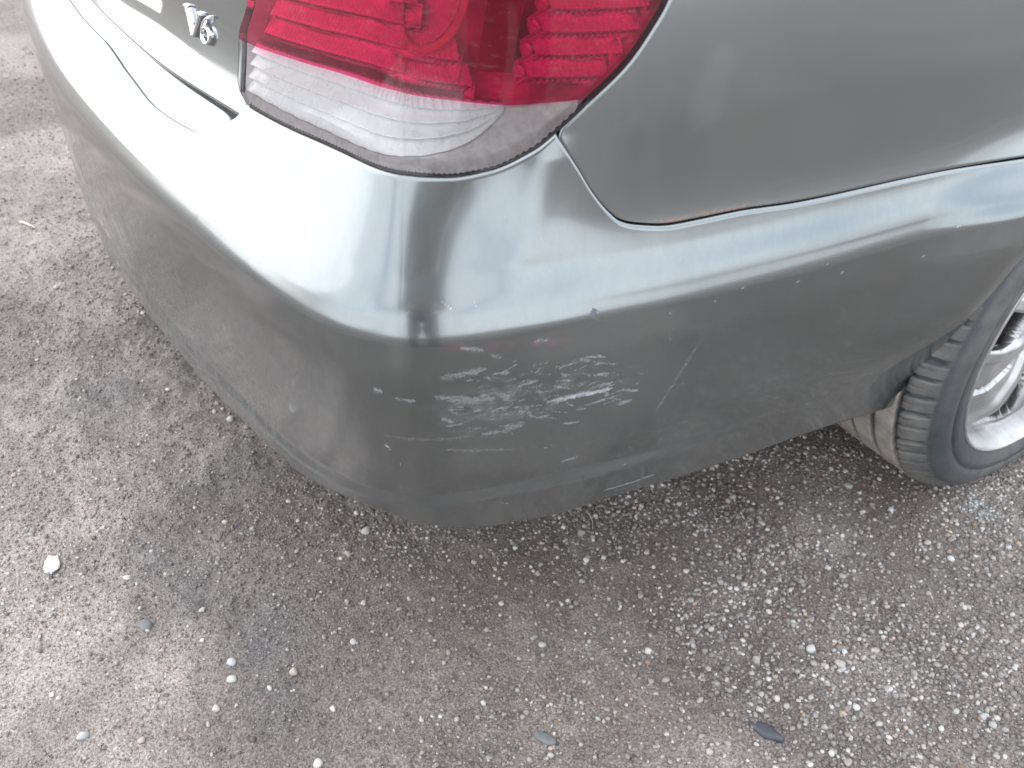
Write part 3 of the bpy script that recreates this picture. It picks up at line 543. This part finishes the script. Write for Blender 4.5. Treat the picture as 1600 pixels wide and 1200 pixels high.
# ---- tail lamps
def tail_lamp(mirror):
    tl = empty('tail_light', (0, 0, 0), car)
    if not mirror: tl['label'] = 'wraparound tail light, red above a clear lower strip'
    def P(name, G, mat, uv=None): return panel(name, G, mat, tl, mirror)
    rw = lambda u: pchip(RW[:, 0], RW[:, 1], u)
    TOP = lambda u: pchip([.55,.80,.90,.97,1.01,1.033], [.950,.945,.935,.918,.902,.884], u)
    n = 190
    def region(lo, hi, u1, rows, u_end=TL_B[-1, 0]-.002):
        t = np.linspace(0, 1, n)[:, None]; r = np.linspace(0, 1, rows)[None]; U = .58+t*(u_end-.58)+0*r
        for _ in range(4):
            l, h = lo(U), hi(U); Z = l+(np.maximum(h, l)-l)*r; ua = tl_left(Z); U = ua+t*(u_end-ua)
        return U, Z
    bul = lambda U, Z: .0045*smooth(0, .02, Z-tlb(np.clip(U, TL_B[0, 0], TL_B[-1, 0])))
    lo_r = lambda U: np.maximum(tlb(np.clip(U, TL_B[0, 0], TL_B[-1, 0])), rw(U))
    U, Z = region(lo_r, TOP, None, 90); G, = pad(S(U, Z, bul(U, Z)), 'lr', .0015, .008); P('red_lens', G, M['red_lens'])
    U, Z = region(lambda U: tlb(np.clip(U, TL_B[0, 0], TL_B[-1, 0])), lambda U: rw(U)-.0006, None, 40, .968); G, = pad(S(U, Z, bul(U, Z)), 'bl', .0015, .008); P('clear_lens', G, M['clear_lens'])
    # back of the lamp
    U, Z = region(lambda U: tlb(np.clip(U, TL_B[0, 0], TL_B[-1, 0]))+.001, TOP, None, 50); P('housing', S(U, Z, -.046+.042*np.maximum(np.abs(np.linspace(-1, 1, n))[:, None]**14, np.abs(np.linspace(-1, 1, 50))[None]**8)), M['lamp_housing'])
    # red louvres on the boot side, each a stepped bar with fine vertical ribs
    def band(ua, ub_, za, h, lift, mat, ribs, amp, slope=0., tilt=.010, rows=9):
        k = int((ub_-ua)/ribs*4); t = np.linspace(0, 1, k)[:, None]; r = np.linspace(0, 1, rows)[None]
        Uu = ua+t*(ub_-ua)+0*r; Zz = za(Uu)+h*r
        rib = amp*np.abs(((Uu-ua)/ribs) % 1-.5)*2
        G = S(Uu, Zz, lift-tilt*r+rib); G, = pad(G, 'tblr', .0008, .012)
        return P('reflector_band', G, mat)
    for k in range(8):
        u_end = .885-.010*k if k < 2 else (.785-.004*(k-2) if k < 7 else .84)
        band(float(tl_left(.742+.018*k))+.020, u_end, (lambda U, k=k: rw(U)+.0085+.0180*k), .0128, -.013, M['bright_reflector'], .0060, .0032)
    for k in range(8):
        z0 = .7535+.0165*k; ue = float(np.interp(z0+.010, TL_B[8:, 1], TL_B[8:, 0]))-.012 if z0 < .86 else 1.02
        ustart = .930+.006*k
        if ue-ustart > .012: band(ustart, ue, lambda U, z0=z0: z0+0*U, .0118, -.011, M['bright_reflector'], .0048, .0030)
    # lamp bowl
    cu, cz, rr = .835, .818, .047
    a = np.linspace(0, 2*np.pi, 64, endpoint=False)[:, None]; r = np.linspace(.04, 1, 22)[None]
    G = S(cu+rr*r*np.cos(a), cz+rr*r*np.sin(a), -.046+.030*r**2+.0010*np.sin(a*20)*r); V = G.reshape(-1, 3).copy()
    if mirror: V[:, 0] *= -1
    mesh_np('lamp_bowl', V, quads(64, 22, wrap0=True, flip=not mirror), M['bright_reflector'], tl)
    G = S(cu+rr*np.array([1., 1.05, 1.10, 1.13])[None]*np.cos(a), cz+rr*np.array([1., 1.05, 1.1, 1.13])[None]*np.sin(a), np.array([-.014, -.009, -.009, -.020])[None]); V = G.reshape(-1, 3).copy()
    if mirror: V[:, 0] *= -1
    mesh_np('bowl_rim', V, quads(64, 4, wrap0=True, flip=not mirror), M['red_plastic'], tl)
    U = np.linspace(.898, .926, 12)[:, None]+np.linspace(-.006, .03, 30)[None]; Z = np.linspace(.752, .93, 30)[None]+0*U
    P('divider', S(U, Z, -.020), M['dark_red'])
    # chrome steps behind the clear strip and its frosted border
    wl = lambda u: pchip(WL[:, 0], WL[:, 1], u)
    t = np.linspace(0, 1, 260)[:, None]; r = np.linspace(0, 1, 60)[None]; U = TLL[2, 0]+.002+t*(WL[-1, 0]-TLL[2, 0]-.002)+0*r; Z = wl(U)+(rw(U)-.001-wl(U))*r
    st_ = (r*4.0) % 1
    P('chrome_reflector', S(U, Z, -.004-.009*st_+.0016*np.sin(U*620)*smooth(.62, .9, r)*smooth(.66, .74, U)+.0006*np.sin(U*200+r*5)*smooth(.8, .3, r)), M['white_reflector'])
    U = np.linspace(TLL[2, 0]+.001, .966, 300)[:, None]+0*r; zl_ = tlb(np.clip(U, TL_B[0, 0], 1.03))+.0008; zh_ = np.where(U < WL[-1, 0], wl(np.minimum(U, WL[-1, 0])), rw(U)-.001); Z = zl_+np.maximum(zh_-zl_, 0)*r
    P('frosted_rim', S(U, Z, -.0035+.0012*np.sin(U*1150)*smooth(.30, .05, r)-.004*smooth(.9, 1., r)), M['frosted_plastic'])
    # thin black seal round the lens
    e = np.array([(u, float(tlb(u))) for u in np.linspace(TLL[1, 0], TL_B[-1, 0]-.0005, 160)]); tg = np.gradient(e, axis=0); tg /= np.linalg.norm(tg, axis=1, keepdims=True); nr = np.stack([tg[:, 1], -tg[:, 0]], 1)
    G = np.stack([S(e[:, 0]+nr[:, 0]*a, e[:, 1]+nr[:, 1]*a, b) for a, b in ((-.0012, -.006), (-.0006, -.0008), (.0008, -.0012), (.0016, -.006))], 1)
    panel('seal', G[:, ::-1], M['gasket_rubber'], tl, mirror)
    return tl
tail_lamp(False); tail_lamp(True)
# ---- wheels
WC, WR, RR = (.903, 1.080, .3195), .325, .236
def make_wheel():
    w = empty('wheel', (0, 0, 0), car)
    n = 1320; a = np.linspace(0, 2*np.pi, n, endpoint=False)
    # profile: x from the outer face inwards, radius
    pr = [(-.030,.222),(-.012,.231),(-.004,.2355),(-.002,.240),(.000,.246),(.003,.256),(.0035,.266),(.0015,.2665),(.0015,.270),(.0035,.2715),(.003,.283),(-.001,.294),(-.006,.3015),(-.008,.302),(-.010,.307),(-.018,.3145),(-.028,.3195)]
    crown = lambda x: .325-max(0, abs(x+.107)-.05)*.045
    gv = [(-.043, -.0495), (-.080, -.088), (-.119, -.127), (-.156, -.1625)]; gro = set()
    x = -.034; cut_ = []
    for ga, gb in gv:
        for q in (x, (x+ga)/2, ga+.0035, ga+.0006): cut_.append((q, crown(q)))
        for q in (ga, ga-.0006, gb+.0006, gb): cut_.append((q, .3155)); gro.add(q)
        cut_ += [(gb-.0006, crown(gb)), (gb-.004, crown(gb))]; x = gb-.006
    cut_ += [(-.176, crown(-.176)), (-.186, crown(-.186)), (-.196, crown(-.196)-.001)]
    pr += cut_
    pr += [(-.208,.316),(-.216,.302),(-.218,.28),(-.212,.25),(-.200,.232),(-.185,.222)]
    pr = np.array(pr); X = np.broadcast_to(pr[None, :, 0], (n, len(pr))).copy(); Rd = np.broadcast_to(pr[None, :, 1], (n, len(pr))).copy()
    ph = (a*66/(2*np.pi)) % 1
    for j, (x, r) in enumerate(pr):
        if -.0432 < x < -.012 and r > .304:
            wob = .10*np.sin(np.floor(a*66/(2*np.pi))*2.4); cut = smooth(.0, .05, ph)*smooth(.34+wob, .29+wob, ph); Rd[:, j] -= cut*(.0085 if x < -.016 else .004)
        if -.0415 < x < -.030: Rd[:, j] -= .004*smooth(.62, .64, ph)*smooth(.70, .68, ph)
        if x < -.176 and x > -.205: Rd[:, j] -= .008*smooth(.0, .06, ph)*smooth(.30, .24, ph)
    k = np.clip((pr[:, 1]-.298)/.02, 0, 1)*np.where(pr[:, 0] < -.05, 1., .34)*np.where(pr[:, 0] > .01, 0, 1)
    gr_ = np.array([1. if (x not in gro) else .12 for x in pr[:, 0]])
    dust = np.broadcast_to((k*gr_)[None], (n, len(pr))).copy(); dust = np.maximum(dust*np.where(Rd < pr[None, :, 1]-.004, .2, 1.), .20*(.5+.5*np.sin(a*3))[:, None]*(pr[:, 1] < .3)[None])
    V = np.stack([X, Rd*np.cos(a)[:, None], Rd*np.sin(a)[:, None]], -1)
    # flat of the contact patch
    V[..., 2] = np.maximum(V[..., 2], -.3195)
    mesh_np('tyre', V.reshape(-1, 3), quads(n, len(pr), wrap0=True), M['rubber'], w, True, {'dust': dust})
    # alloy: dished face with five pairs of openings, outer lip and barrel
    nth, nrr = 800, 84; th = np.linspace(0, 2*np.pi, nth, endpoint=False)[:, None]; rr = np.linspace(.012, .222, nrr)[None]
    face = -.030+.012*smooth(.07, .14, rr)-.020*smooth(.165, .222, rr)+.010*smooth(.06, .02, rr)
    sec = 2*np.pi/5; PH = WPH
    p5 = ((th-PH+sec/2) % sec)-sec/2; p5b = ((th-PH) % sec)-sec/2
    arc1 = p5*rr; arc2 = p5b*rr
    face = face+.0085*smooth(.020, .006, np.abs(np.abs(arc1)-.040-.05*(rr-.15)))*smooth(.05, .09, rr)*smooth(.222, .20, rr)
    G = np.stack([face+0*th, rr*np.cos(th), rr*np.sin(th)], -1)
    hole1 = ((arc1/(.010+.105*np.clip(rr-.085, 0, 1)**1.0*2.0))**2+((rr-.152)/.060)**4) < 1
    hole2 = ((arc2/.0095)**2+((rr-.155)/.046)**4) < 1
    Q = quads(nth, nrr, wrap0=True); cut = (hole1 | hole2).ravel(); Q = Q[cut[Q].sum(1) < 2]
    rim = mesh_np('rim', G.reshape(-1, 3), Q, M['alloy'], w, True)
    so_ = rim.modifiers.new('solid', 'SOLIDIFY'); so_.thickness = .022; so_.offset = -1 if False else 1
    lp = MB(); lp.lathe([(-.052,.214),(-.040,.219),(-.020,.224),(-.006,.2315),(-.001,.2345),(.000,.2365),(-.003,.2385),(-.010,.2375),(-.018,.231),(-.05,.226),(-.19,.222),(-.20,.232),(-.202,.226),(-.19,.214)], 160, close=True); lp.build('rim_lip', M['alloy'], w, True)
    cp = MB(); cp.lathe([(-.004, .0001), (-.004, .020), (-.007, .026), (-.02, .028), (-.035, .028)], 48); cp.build('centre_cap', M['alloy'], w, True)
    for k in range(5):
        A = PH+sec*(k+.5); nb = MB(); c, s = math.cos(A)*.057, math.sin(A)*.057
        pts = [(-.022+h, c+r*math.cos(q), s+r*math.sin(q)) for h, r in ((-.012, .010), (.004, .010), (.007, .007)) for q in np.arange(6)*math.pi/3]
        nb.add(pts, [(i, (i+1) % 6, 6+(i+1) % 6, 6+i) for i in range(6)]+[(6+i, 6+(i+1) % 6, 12+(i+1) % 6, 12+i) for i in range(6)]+[tuple(range(12, 18))]); nb.build('lug_nut', M['chrome'], w)
    bd = MB(); bd.lathe([(-.085, .03), (-.085, .07), (-.098, .075), (-.098, .15), (-.120, .15), (-.120, .03)], 96); bd.build('brake_disc', M['brake_iron'], w, False)
    dr = MB(); dr.lathe([(-.125, .0), (-.125, .20), (-.135, .21), (-.14, .21)], 64); dr.build('backing_plate', M['brake_iron'], w, False)
    return w
WPH = math.radians(172)
w0 = make_wheel(); w0.location = WC; w0['label'] = 'right rear wheel with silver alloy rim and dusty tread'
def copy_tree(o, parent):
    c = o.copy(); sc.collection.objects.link(c); c.parent = parent
    for ch in [q for q in bpy.data.objects if q.parent == o]: copy_tree(ch, c)
    return c
for loc, rz in (((-.903, 1.080, .3195), math.pi), ((.884, 3.83, .3195), 0), ((-.884, 3.83, .3195), math.pi)):
    c = copy_tree(w0, car); c.location = loc; c.rotation_euler = (0, 0, rz); del c['label']
# wheel-house liners
for yw in (1.105, 3.83):
    for sx in (1, -1):
        a = np.linspace(math.radians(10), math.radians(190), 60)[:, None]; xx = np.linspace(.0, 1, 10)[None]
        r = .362+0*xx; xo = .862-.25*xx
        G = np.stack([xo+0*a, yw-r*np.cos(a), .322+r*np.sin(a)], -1); V = G.reshape(-1, 3); V[:, 0] *= sx
        mesh_np('wheel_arch_liner', V, quads(60, 10, flip=sx < 0), M['dark_cavity'], car)
        G = np.stack([.612+0*a+0*xx, yw-.362*xx*np.cos(a), .322+.362*xx*np.sin(a)], -1); V = G.reshape(-1, 3); V[:, 0] *= sx
        mesh_np('wheel_arch_liner', V, quads(60, 10), M['dark_cavity'], car)
# floor pan
fl = MB(); fl.box((0, 2.35, .33), (1.20, 4.4, .16)); fl.box((0, 2.47, .27), (1.60, 1.9, .12)); fl.box((0, .50, .36), (1.30, .75, .10)); fl.build('underbody', M['dark_cavity'], car, False, .02)
mf = MB(); mf.lathe([(-.22, .0), (-.22, .075), (-.18, .09), (.18, .09), (.22, .075), (.22, 0)], 24); o = mf.build('muffler', M['brake_iron'], car, True); o.location = (-.40, .48, .30)
# ---- the rest of the body, beyond the picture
def ytop(u): y = _sp(np.asarray(u, float))[..., 1]; return np.interp(y, [0, 3.0, 3.5, 4.3, 4.75], [.99, .99, .93, .84, .74])
def wall(name, ua, ub_, zl, zh, mat, n=60, m_=40, pd='lrtb'):
    u = np.linspace(ua, ub_, n)[:, None]+0*np.zeros((1, m_)); r = np.linspace(0, 1, m_)[None]
    lo = zl(u[:, :1]) if callable(zl) else zl; hi = zh(u[:, :1]) if callable(zh) else zh
    G = S(u, lo+(hi-lo)*r); G, = pad(G, pd, .002, .014)
    panel(name, G, mat, car); panel(name, G, mat, car, mirror=True)
def arch_low(yc, zmin):
    def f(u):
        y = _sp(np.asarray(u, float))[..., 1]; d = np.abs(y-yc); return np.where(d < .352, .318+np.sqrt(np.maximum(.352**2-d**2, 0)), zmin)
    return f
uy = u_at_y
wall('quarter_panel', uy(ARC[0]-.235), uy(1.62), arch_low(1.11, .33), lambda u: np.minimum(.99, .614+1.15*(np.maximum(_sp(u)[..., 1]-.90, 0))+.0), BP, 140, 40, 'b') if False else None
wall('rear_arch_panel', uA+.005, uy(1.78), arch_low(1.11, .33), ytop, BP, 160, 50, 'b') if False else None
# arch panel: from the quarter panel's forward edge over the wheel to the door
us = np.linspace(0, 1, 120); y0_, y1_ = float(_sp(uA)[1]), 1.62
bl = []
for t in us:
    y = y0_+(y1_-y0_)*t; d = abs(y-ARC[0]); bl.append((uy(y) if y > .3 else 1., .318+math.sqrt(max(.352**2-d*d, 0)) if d < .352 else .30))
bl[0] = (uA+.0005, float(seam(uA))+GAP)
q = coons(bl, [(uA+.2405, .99), (bl[-1][0], .99)], [(a+.0005, b) for a, b in rig], [(bl[-1][0], bl[-1][1]), (bl[-1][0], .99)], 160, 70)
Gq = S(q[..., 0], q[..., 1]); Gq, = pad(Gq, 'br', .002, .014); panel('rear_wing', Gq, BP, car); panel('rear_wing', Gq, BP, car, mirror=True)
wall('rear_door', uy(1.625), uy(2.42), .30, ytop, BP); wall('front_door', uy(2.425), uy(3.36), .30, ytop, BP)
wall('front_wing', uy(3.365), uy(4.22), arch_low(3.83, .30), ytop, BP, 120); wall('sill', uy(1.47), uy(3.47), .19, .298, BK)
wall('front_bumper', uy(4.22)+.004, UMAX, .22, lambda u: ytop(u), BP, 90)
for y in (2.30, 3.24):
    for sx in (1, -1):
        hb = MB(); hb.box((.895*sx, y, .86), (.03, .17, .028)); hb.build('door_handle', BP, car, False, .008)
# cabin lofted from stations (y, half width at belt/edge, z of edge, z at centre)
def loft(name, st, mat, parent=car, n=30, m_=40, inset=0):
    st = np.array(st, float); t = np.linspace(0, 1, n); d = np.linspace(0, 1, len(st)); C4 = np.stack([pchip(d, st[:, k], t) for k in range(4)], -1)
    x = np.linspace(-1, 1, m_)[None]; G = np.stack([C4[:, 1:2]*x, C4[:, 0:1]+0*x, C4[:, 2:3]+(C4[:, 3:4]-C4[:, 2:3])*(1-x**2)], -1)
    return panel(name, G, mat, parent, mirror=True)
loft('trunk_deck', [(.075, .55, .975, .985), (.12, .70, 1.005, 1.03), (.25, .78, 1.005, 1.045), (.55, .815, 1.0, 1.05), (.70, .80, 1.0, 1.05)], BP)
loft('rear_window', [(.62, .66, 1.02, 1.045), (.9, .63, 1.17, 1.21), (1.25, .58, 1.355, 1.40)], M['window_glass'])
loft('roof', [(1.22, .60, 1.34, 1.395), (1.6, .60, 1.405, 1.455), (2.1, .61, 1.42, 1.47), (2.6, .61, 1.38, 1.43)], BP)
loft('windscreen', [(2.58, .61, 1.375, 1.42), (3.0, .66, 1.18, 1.23), (3.42, .70, .98, 1.03)], M['window_glass'])
loft('bonnet', [(3.36, .84, .97, 1.03), (3.8, .82, .90, .975), (4.3, .74, .82, .89), (4.66, .50, .72, .77)], BP)
def side(name, rows, mat):
    for sx in (1, -1):
        G = np.array(rows, float); G = np.stack([np.stack([np.interp(np.linspace(0, 1, 24), np.linspace(0, 1, G.shape[1]), G[k, :, c]) for c in range(3)], -1) for k in range(len(G))]); n_ = 8
        A, B = G[0], G[-1]; r = np.linspace(0, 1, n_)[None, :, None]; q = A[:, None]*(1-r)+B[:, None]*r; q[..., 0] += .03*np.sin(np.pi*r[..., 0])
        panel(name, q, mat, car, mirror=sx < 0)
side('side_window', [[(.835, 1.45, .99), (.84, 2.40, .99)], [(.645, 1.60, 1.36), (.645, 2.38, 1.385)]], M['window_glass'])
side('side_window', [[(.84, 2.46, .99), (.835, 3.22, .985)], [(.645, 2.44, 1.385), (.65, 2.66, 1.35)]], M['window_glass'])
side('door_pillar', [[(.845, 2.38, .985), (.845, 2.48, .985)], [(.65, 2.36, 1.39), (.65, 2.46, 1.39)]], BK)
side('rear_pillar', [[(.805, .60, .985), (.845, 1.47, .985)], [(.60, 1.22, 1.345), (.645, 1.62, 1.365)]], BP)
side('front_pillar', [[(.84, 3.20, .98), (.80, 3.45, .965)], [(.645, 2.64, 1.36), (.61, 2.58, 1.38)]], BP)
side('roof_rail', [[(.66, 1.20, 1.33), (.66, 2.70, 1.345)], [(.58, 1.20, 1.355), (.60, 2.66, 1.38)]], BP)

# ================================================================ small things on the ground
simple('paper_white', (.66, .65, .63), .6, vs=80); simple('straw', (.55, .50, .40), .6, vs=120); simple('slate_dark', (.07, .073, .09), .55, vs=90, bs=.4); simple('slate_grey', (.15, .155, .155), .6, vs=90, bs=.4)
simple('pale_crumb', (.50, .54, .54), .3, vs=120)
def gz(x, y): return float(gheight(np.array(float(x)), np.array(float(y))))
def slab(name, x, y, sx, sy, h, rz, mat, label, cat, seed):
    r = random.Random(seed); n = 11; m_ = MB()
    pts = [(math.cos(2*math.pi*k/n)*sx*r.uniform(.75, 1.1), math.sin(2*math.pi*k/n)*sy*r.uniform(.75, 1.1)) for k in range(n)]
    V = [(a*s, b*s, z) for s, z in ((.92, -h), (1, 0), (.86, h*.8), (.45, h)) for a, b in pts]
    F = [(j*n+k, j*n+(k+1) % n, (j+1)*n+(k+1) % n, (j+1)*n+k) for j in range(3) for k in range(n)]+[tuple(range(3*n, 4*n))]
    m_.add(V, F); o = m_.build(name, mat, None, True); o.location = (x, y, gz(x, y)+.001); o.rotation_euler = (.05, -.04, rz); return tag(o, label, cat)
slab('flat_stone', 1.018, .422, .024, .0095, .004, math.radians(208), M['slate_dark'], 'dark blue grey elongated flat stone lying in the gravel', 'stone', 3)
slab('flat_stone', .885, .185, .016, .0075, .003, math.radians(30), M['slate_grey'], 'mid grey flat stone half sunk in dirt at the bottom edge', 'stone', 5)
slab('flat_stone', .463, -.179, .013, .010, .003, .4, M['slate_grey'], 'small greenish grey flat stone on the pale dirt mound', 'stone', 8)
def scrap(x, y, rz):
    n = 9; V = []; r = random.Random(4)
    for i in range(n):
        for j in range(n):
            a, b = i/(n-1)*2-1, j/(n-1)*2-1; w = .011*(1-.75*max(a, 0)**1.5)*(1-.35*max(-a, 0)**2)
            V.append((a*.019, b*w*(1+.06*math.sin(a*5+1)), .004+.004*a*a+.0025*math.sin(a*4+b*3)))
    o = mesh_np('paper_scrap', V, quads(n, n), M['paper_white'], None, True); s = o.modifiers.new('solid', 'SOLIDIFY'); s.thickness = .0006
    o.location = (x, y, gz(x, y)+.001); o.rotation_euler = (.1, -.15, rz); return o
tag(scrap(.295, -.266, math.radians(-10)), 'small torn white paper scrap lying on the dirt', 'paper')
def stem(name, pts, r, mat, label, cat):
    pts = [Vector(q) for q in pts]; m_ = MB(); n = 6
    for i, p_ in enumerate(pts):
        d = (pts[min(i+1, len(pts)-1)]-pts[max(i-1, 0)]).normalized(); a = d.cross(Vector((0, 0, 1))).normalized(); b = a.cross(d); k = r*(1-.5*i/len(pts))
        m_.v += [tuple(p_+a*k*math.cos(q*math.tau/n)+b*k*math.sin(q*math.tau/n)) for q in range(n)]
    m_.f = [(i*n+q, i*n+(q+1) % n, (i+1)*n+(q+1) % n, (i+1)*n+q) for i in range(len(pts)-1) for q in range(n)]+[tuple(range(n))[::-1], tuple(range((len(pts)-1)*n, len(pts)*n))]
    return tag(m_.build(name, mat, None, True), label, cat)
stem('twig', [(-.81+.016*k, -.136+.006*k+.001*(k % 2), gz(-.81+.016*k, -.136+.006*k)+.006) for k in range(5)], .0035, M['straw'], 'short pale twig lying on the dirt left of the car', 'twig')
stem('straw', [(.612+.005*k, .450+.004*math.sin(k*.45)-.0022*k, gz(.612+.005*k, .45)+.003+.002*math.sin(k*.5)) for k in range(8)], .0008, M['straw'], 'thin pale curved straw just below the bumper corner', 'straw')
# pale crumbs by the tyre
n = 90; cx, cy = .925+RNG.normal(0, .022, n), .990+RNG.normal(0, .014, n); rd = RNG.uniform((.001), .0026, n)
V = np.einsum('nij,kj->nki', rots(n), ICO)*rd[:, None, None]*RNG.uniform(.7, 1.2, (n, 1, 3)); V += np.stack([cx, cy, gheight(cx, cy)+rd*.6], -1)[:, None]
tag(mesh_np('pale_crumbs', V.reshape(-1, 3), (ICF[None]+(np.arange(n)*12)[:, None, None]).reshape(-1, 3), M['pale_crumb'], None, False), 'scatter of pale bluish crumbs on gravel beside the tyre', 'crumbs', kind='stuff')
# ================================================================ the photographer, mirrored in the paint
simple('jacket_cloth', (.27, .285, .265), .85, vs=60, bs=.5, bd=.003); simple('trouser_cloth', (.10, .104, .108), .85, vs=60, bs=.5, bd=.003); simple('skin', (.52, .33, .25), .5, vs=40); simple('hair_dark', (.07, .06, .05), .6, vs=90); simple('shoe_leather', (.07, .065, .06), .5, vs=60)
def skinned(name, chains, mat, parent=None, sub=2):
    v, e, rad, idx = [], [], [], {}
    for ch in chains:
        prev = None
        for (x, y, z, r) in ch:
            k = (round(x, 4), round(y, 4), round(z, 4))
            if k not in idx: idx[k] = len(v); v.append((x, y, z)); rad.append(r)
            i = idx[k]
            if prev is not None and (prev, i) not in e: e.append((prev, i))
            prev = i
    me = bpy.data.meshes.new(name); me.from_pydata(v, e, []); me.materials.append(mat); o = link(bpy.data.objects.new(name, me), parent)
    o.modifiers.new('skin', 'SKIN')
    for i, r in enumerate(rad):
        d = me.skin_vertices[0].data[i]; d.radius = (r, r) if not isinstance(r, tuple) else r; d.use_root = i == 0
    o.modifiers['skin'].use_smooth_shade = True
    s = o.modifiers.new('sub', 'SUBSURF'); s.levels = s.render_levels = sub; return o
def limbs(g, arms=True, legs=True, trunk=True, head=False):
    c = []
    pel = (0, -.06, .93, (.155*g, .11*g))
    if trunk: c.append([pel, (0, -.05, 1.08, (.145*g, .105*g)), (0, -.02, 1.26, (.165*g, .115*g)), (0, .02, 1.40, (.13*g, .09*g)), (0, .045, 1.46, .060*g)])
    for sx in (1, -1):
        if arms: c.append([(0, .02, 1.40, (.13*g, .09*g)), (.165*sx, .01, 1.385, .066*g), (.225*sx, -.06, 1.24, .052*g), (.25*sx, -.09, 1.10, .046*g), (.19*sx, .05, 1.03, .040*g), (.085*sx, .155, .995, .030*g)])
        if legs: c.append([pel, (.095*sx, -.06, .86, .092*g), (.105*sx, -.02, .66, .075*g), (.11*sx, .0, .49, .058*g), (.115*sx, -.04, .30, .056*g), (.12*sx, -.07, .10, .042*g)])
    if head: c.append([(0, .045, 1.46, .055), (0, .075, 1.53, .05), (0, .11, 1.585, (.072, .088)), (0, .135, 1.65, (.078, .096)), (0, .135, 1.71, (.055, .07))])
    return c
person_c = limbs(.86, head=True)
for sx in (1, -1):
    person_c.append([(.085*sx, .155, .995, .0258), (.070*sx, .20, .985, .021), (.062*sx, .235, .985, (.016, .026))])
    for k in range(4):
        z = 1.016-.019*k; x = .062*sx; person_c.append([(.062*sx, .235, .985, (.016, .026)), (.078*sx, .258, z, .0088), (.080*sx, .286, z, .0082), (.058*sx, .2955, z-.002, .0075), (.040*sx, .2935, z-.003, .0068)])
    person_c.append([(.070*sx, .20, .985, .021), (.052*sx, .225, 1.018, .0105), (.030*sx, .255, 1.022, .009), (.018*sx, .268, 1.016, .0078)])
person = skinned('person', person_c, M['skin'])
skinned('jacket', limbs(1.12, legs=False), M['jacket_cloth'], person)
skinned('trousers', limbs(1.10, arms=False, trunk=False), M['trouser_cloth'], person)
skinned('hair', [[(0, .10, 1.66, (.08, .09)), (0, .12, 1.715, (.07, .085)), (0, .125, 1.74, (.045, .055))]], M['hair_dark'], person)
for sx in (1, -1):
    skinned('shoe', [[(.12*sx, -.11, .05, .046), (.122*sx, -.04, .055, .05), (.13*sx, .06, .042, .048), (.137*sx, .13, .034, .038)]], M['shoe_leather'], person)
    fc = MB(); fc.box((.030*sx, .205, 1.655), (.022, .01, .008)); fc.build('eye', M['hair_dark'], person, False, .003)
nb = skinned('nose', [[(0, .205, 1.65, .010), (0, .222, 1.628, .013), (0, .205, 1.615, .012)]], M['skin'], person); 
mo = MB(); mo.box((0, .192, 1.592), (.046, .012, .010)); mo.build('mouth', M['skin'], person, False, .004)
hd = Vector((F0.x, F0.y, 0)).normalized(); ang = math.atan2(-hd.x, hd.y)
fx = Vector((CAM.x, CAM.y, 0))-hd*.38
person.location = (fx.x, fx.y, gz(fx.x, fx.y)+.004); person.rotation_euler = (0, 0, ang)
tag(person, 'person in dark jacket and trousers standing out of frame, mirrored in the bumper corner', 'person')
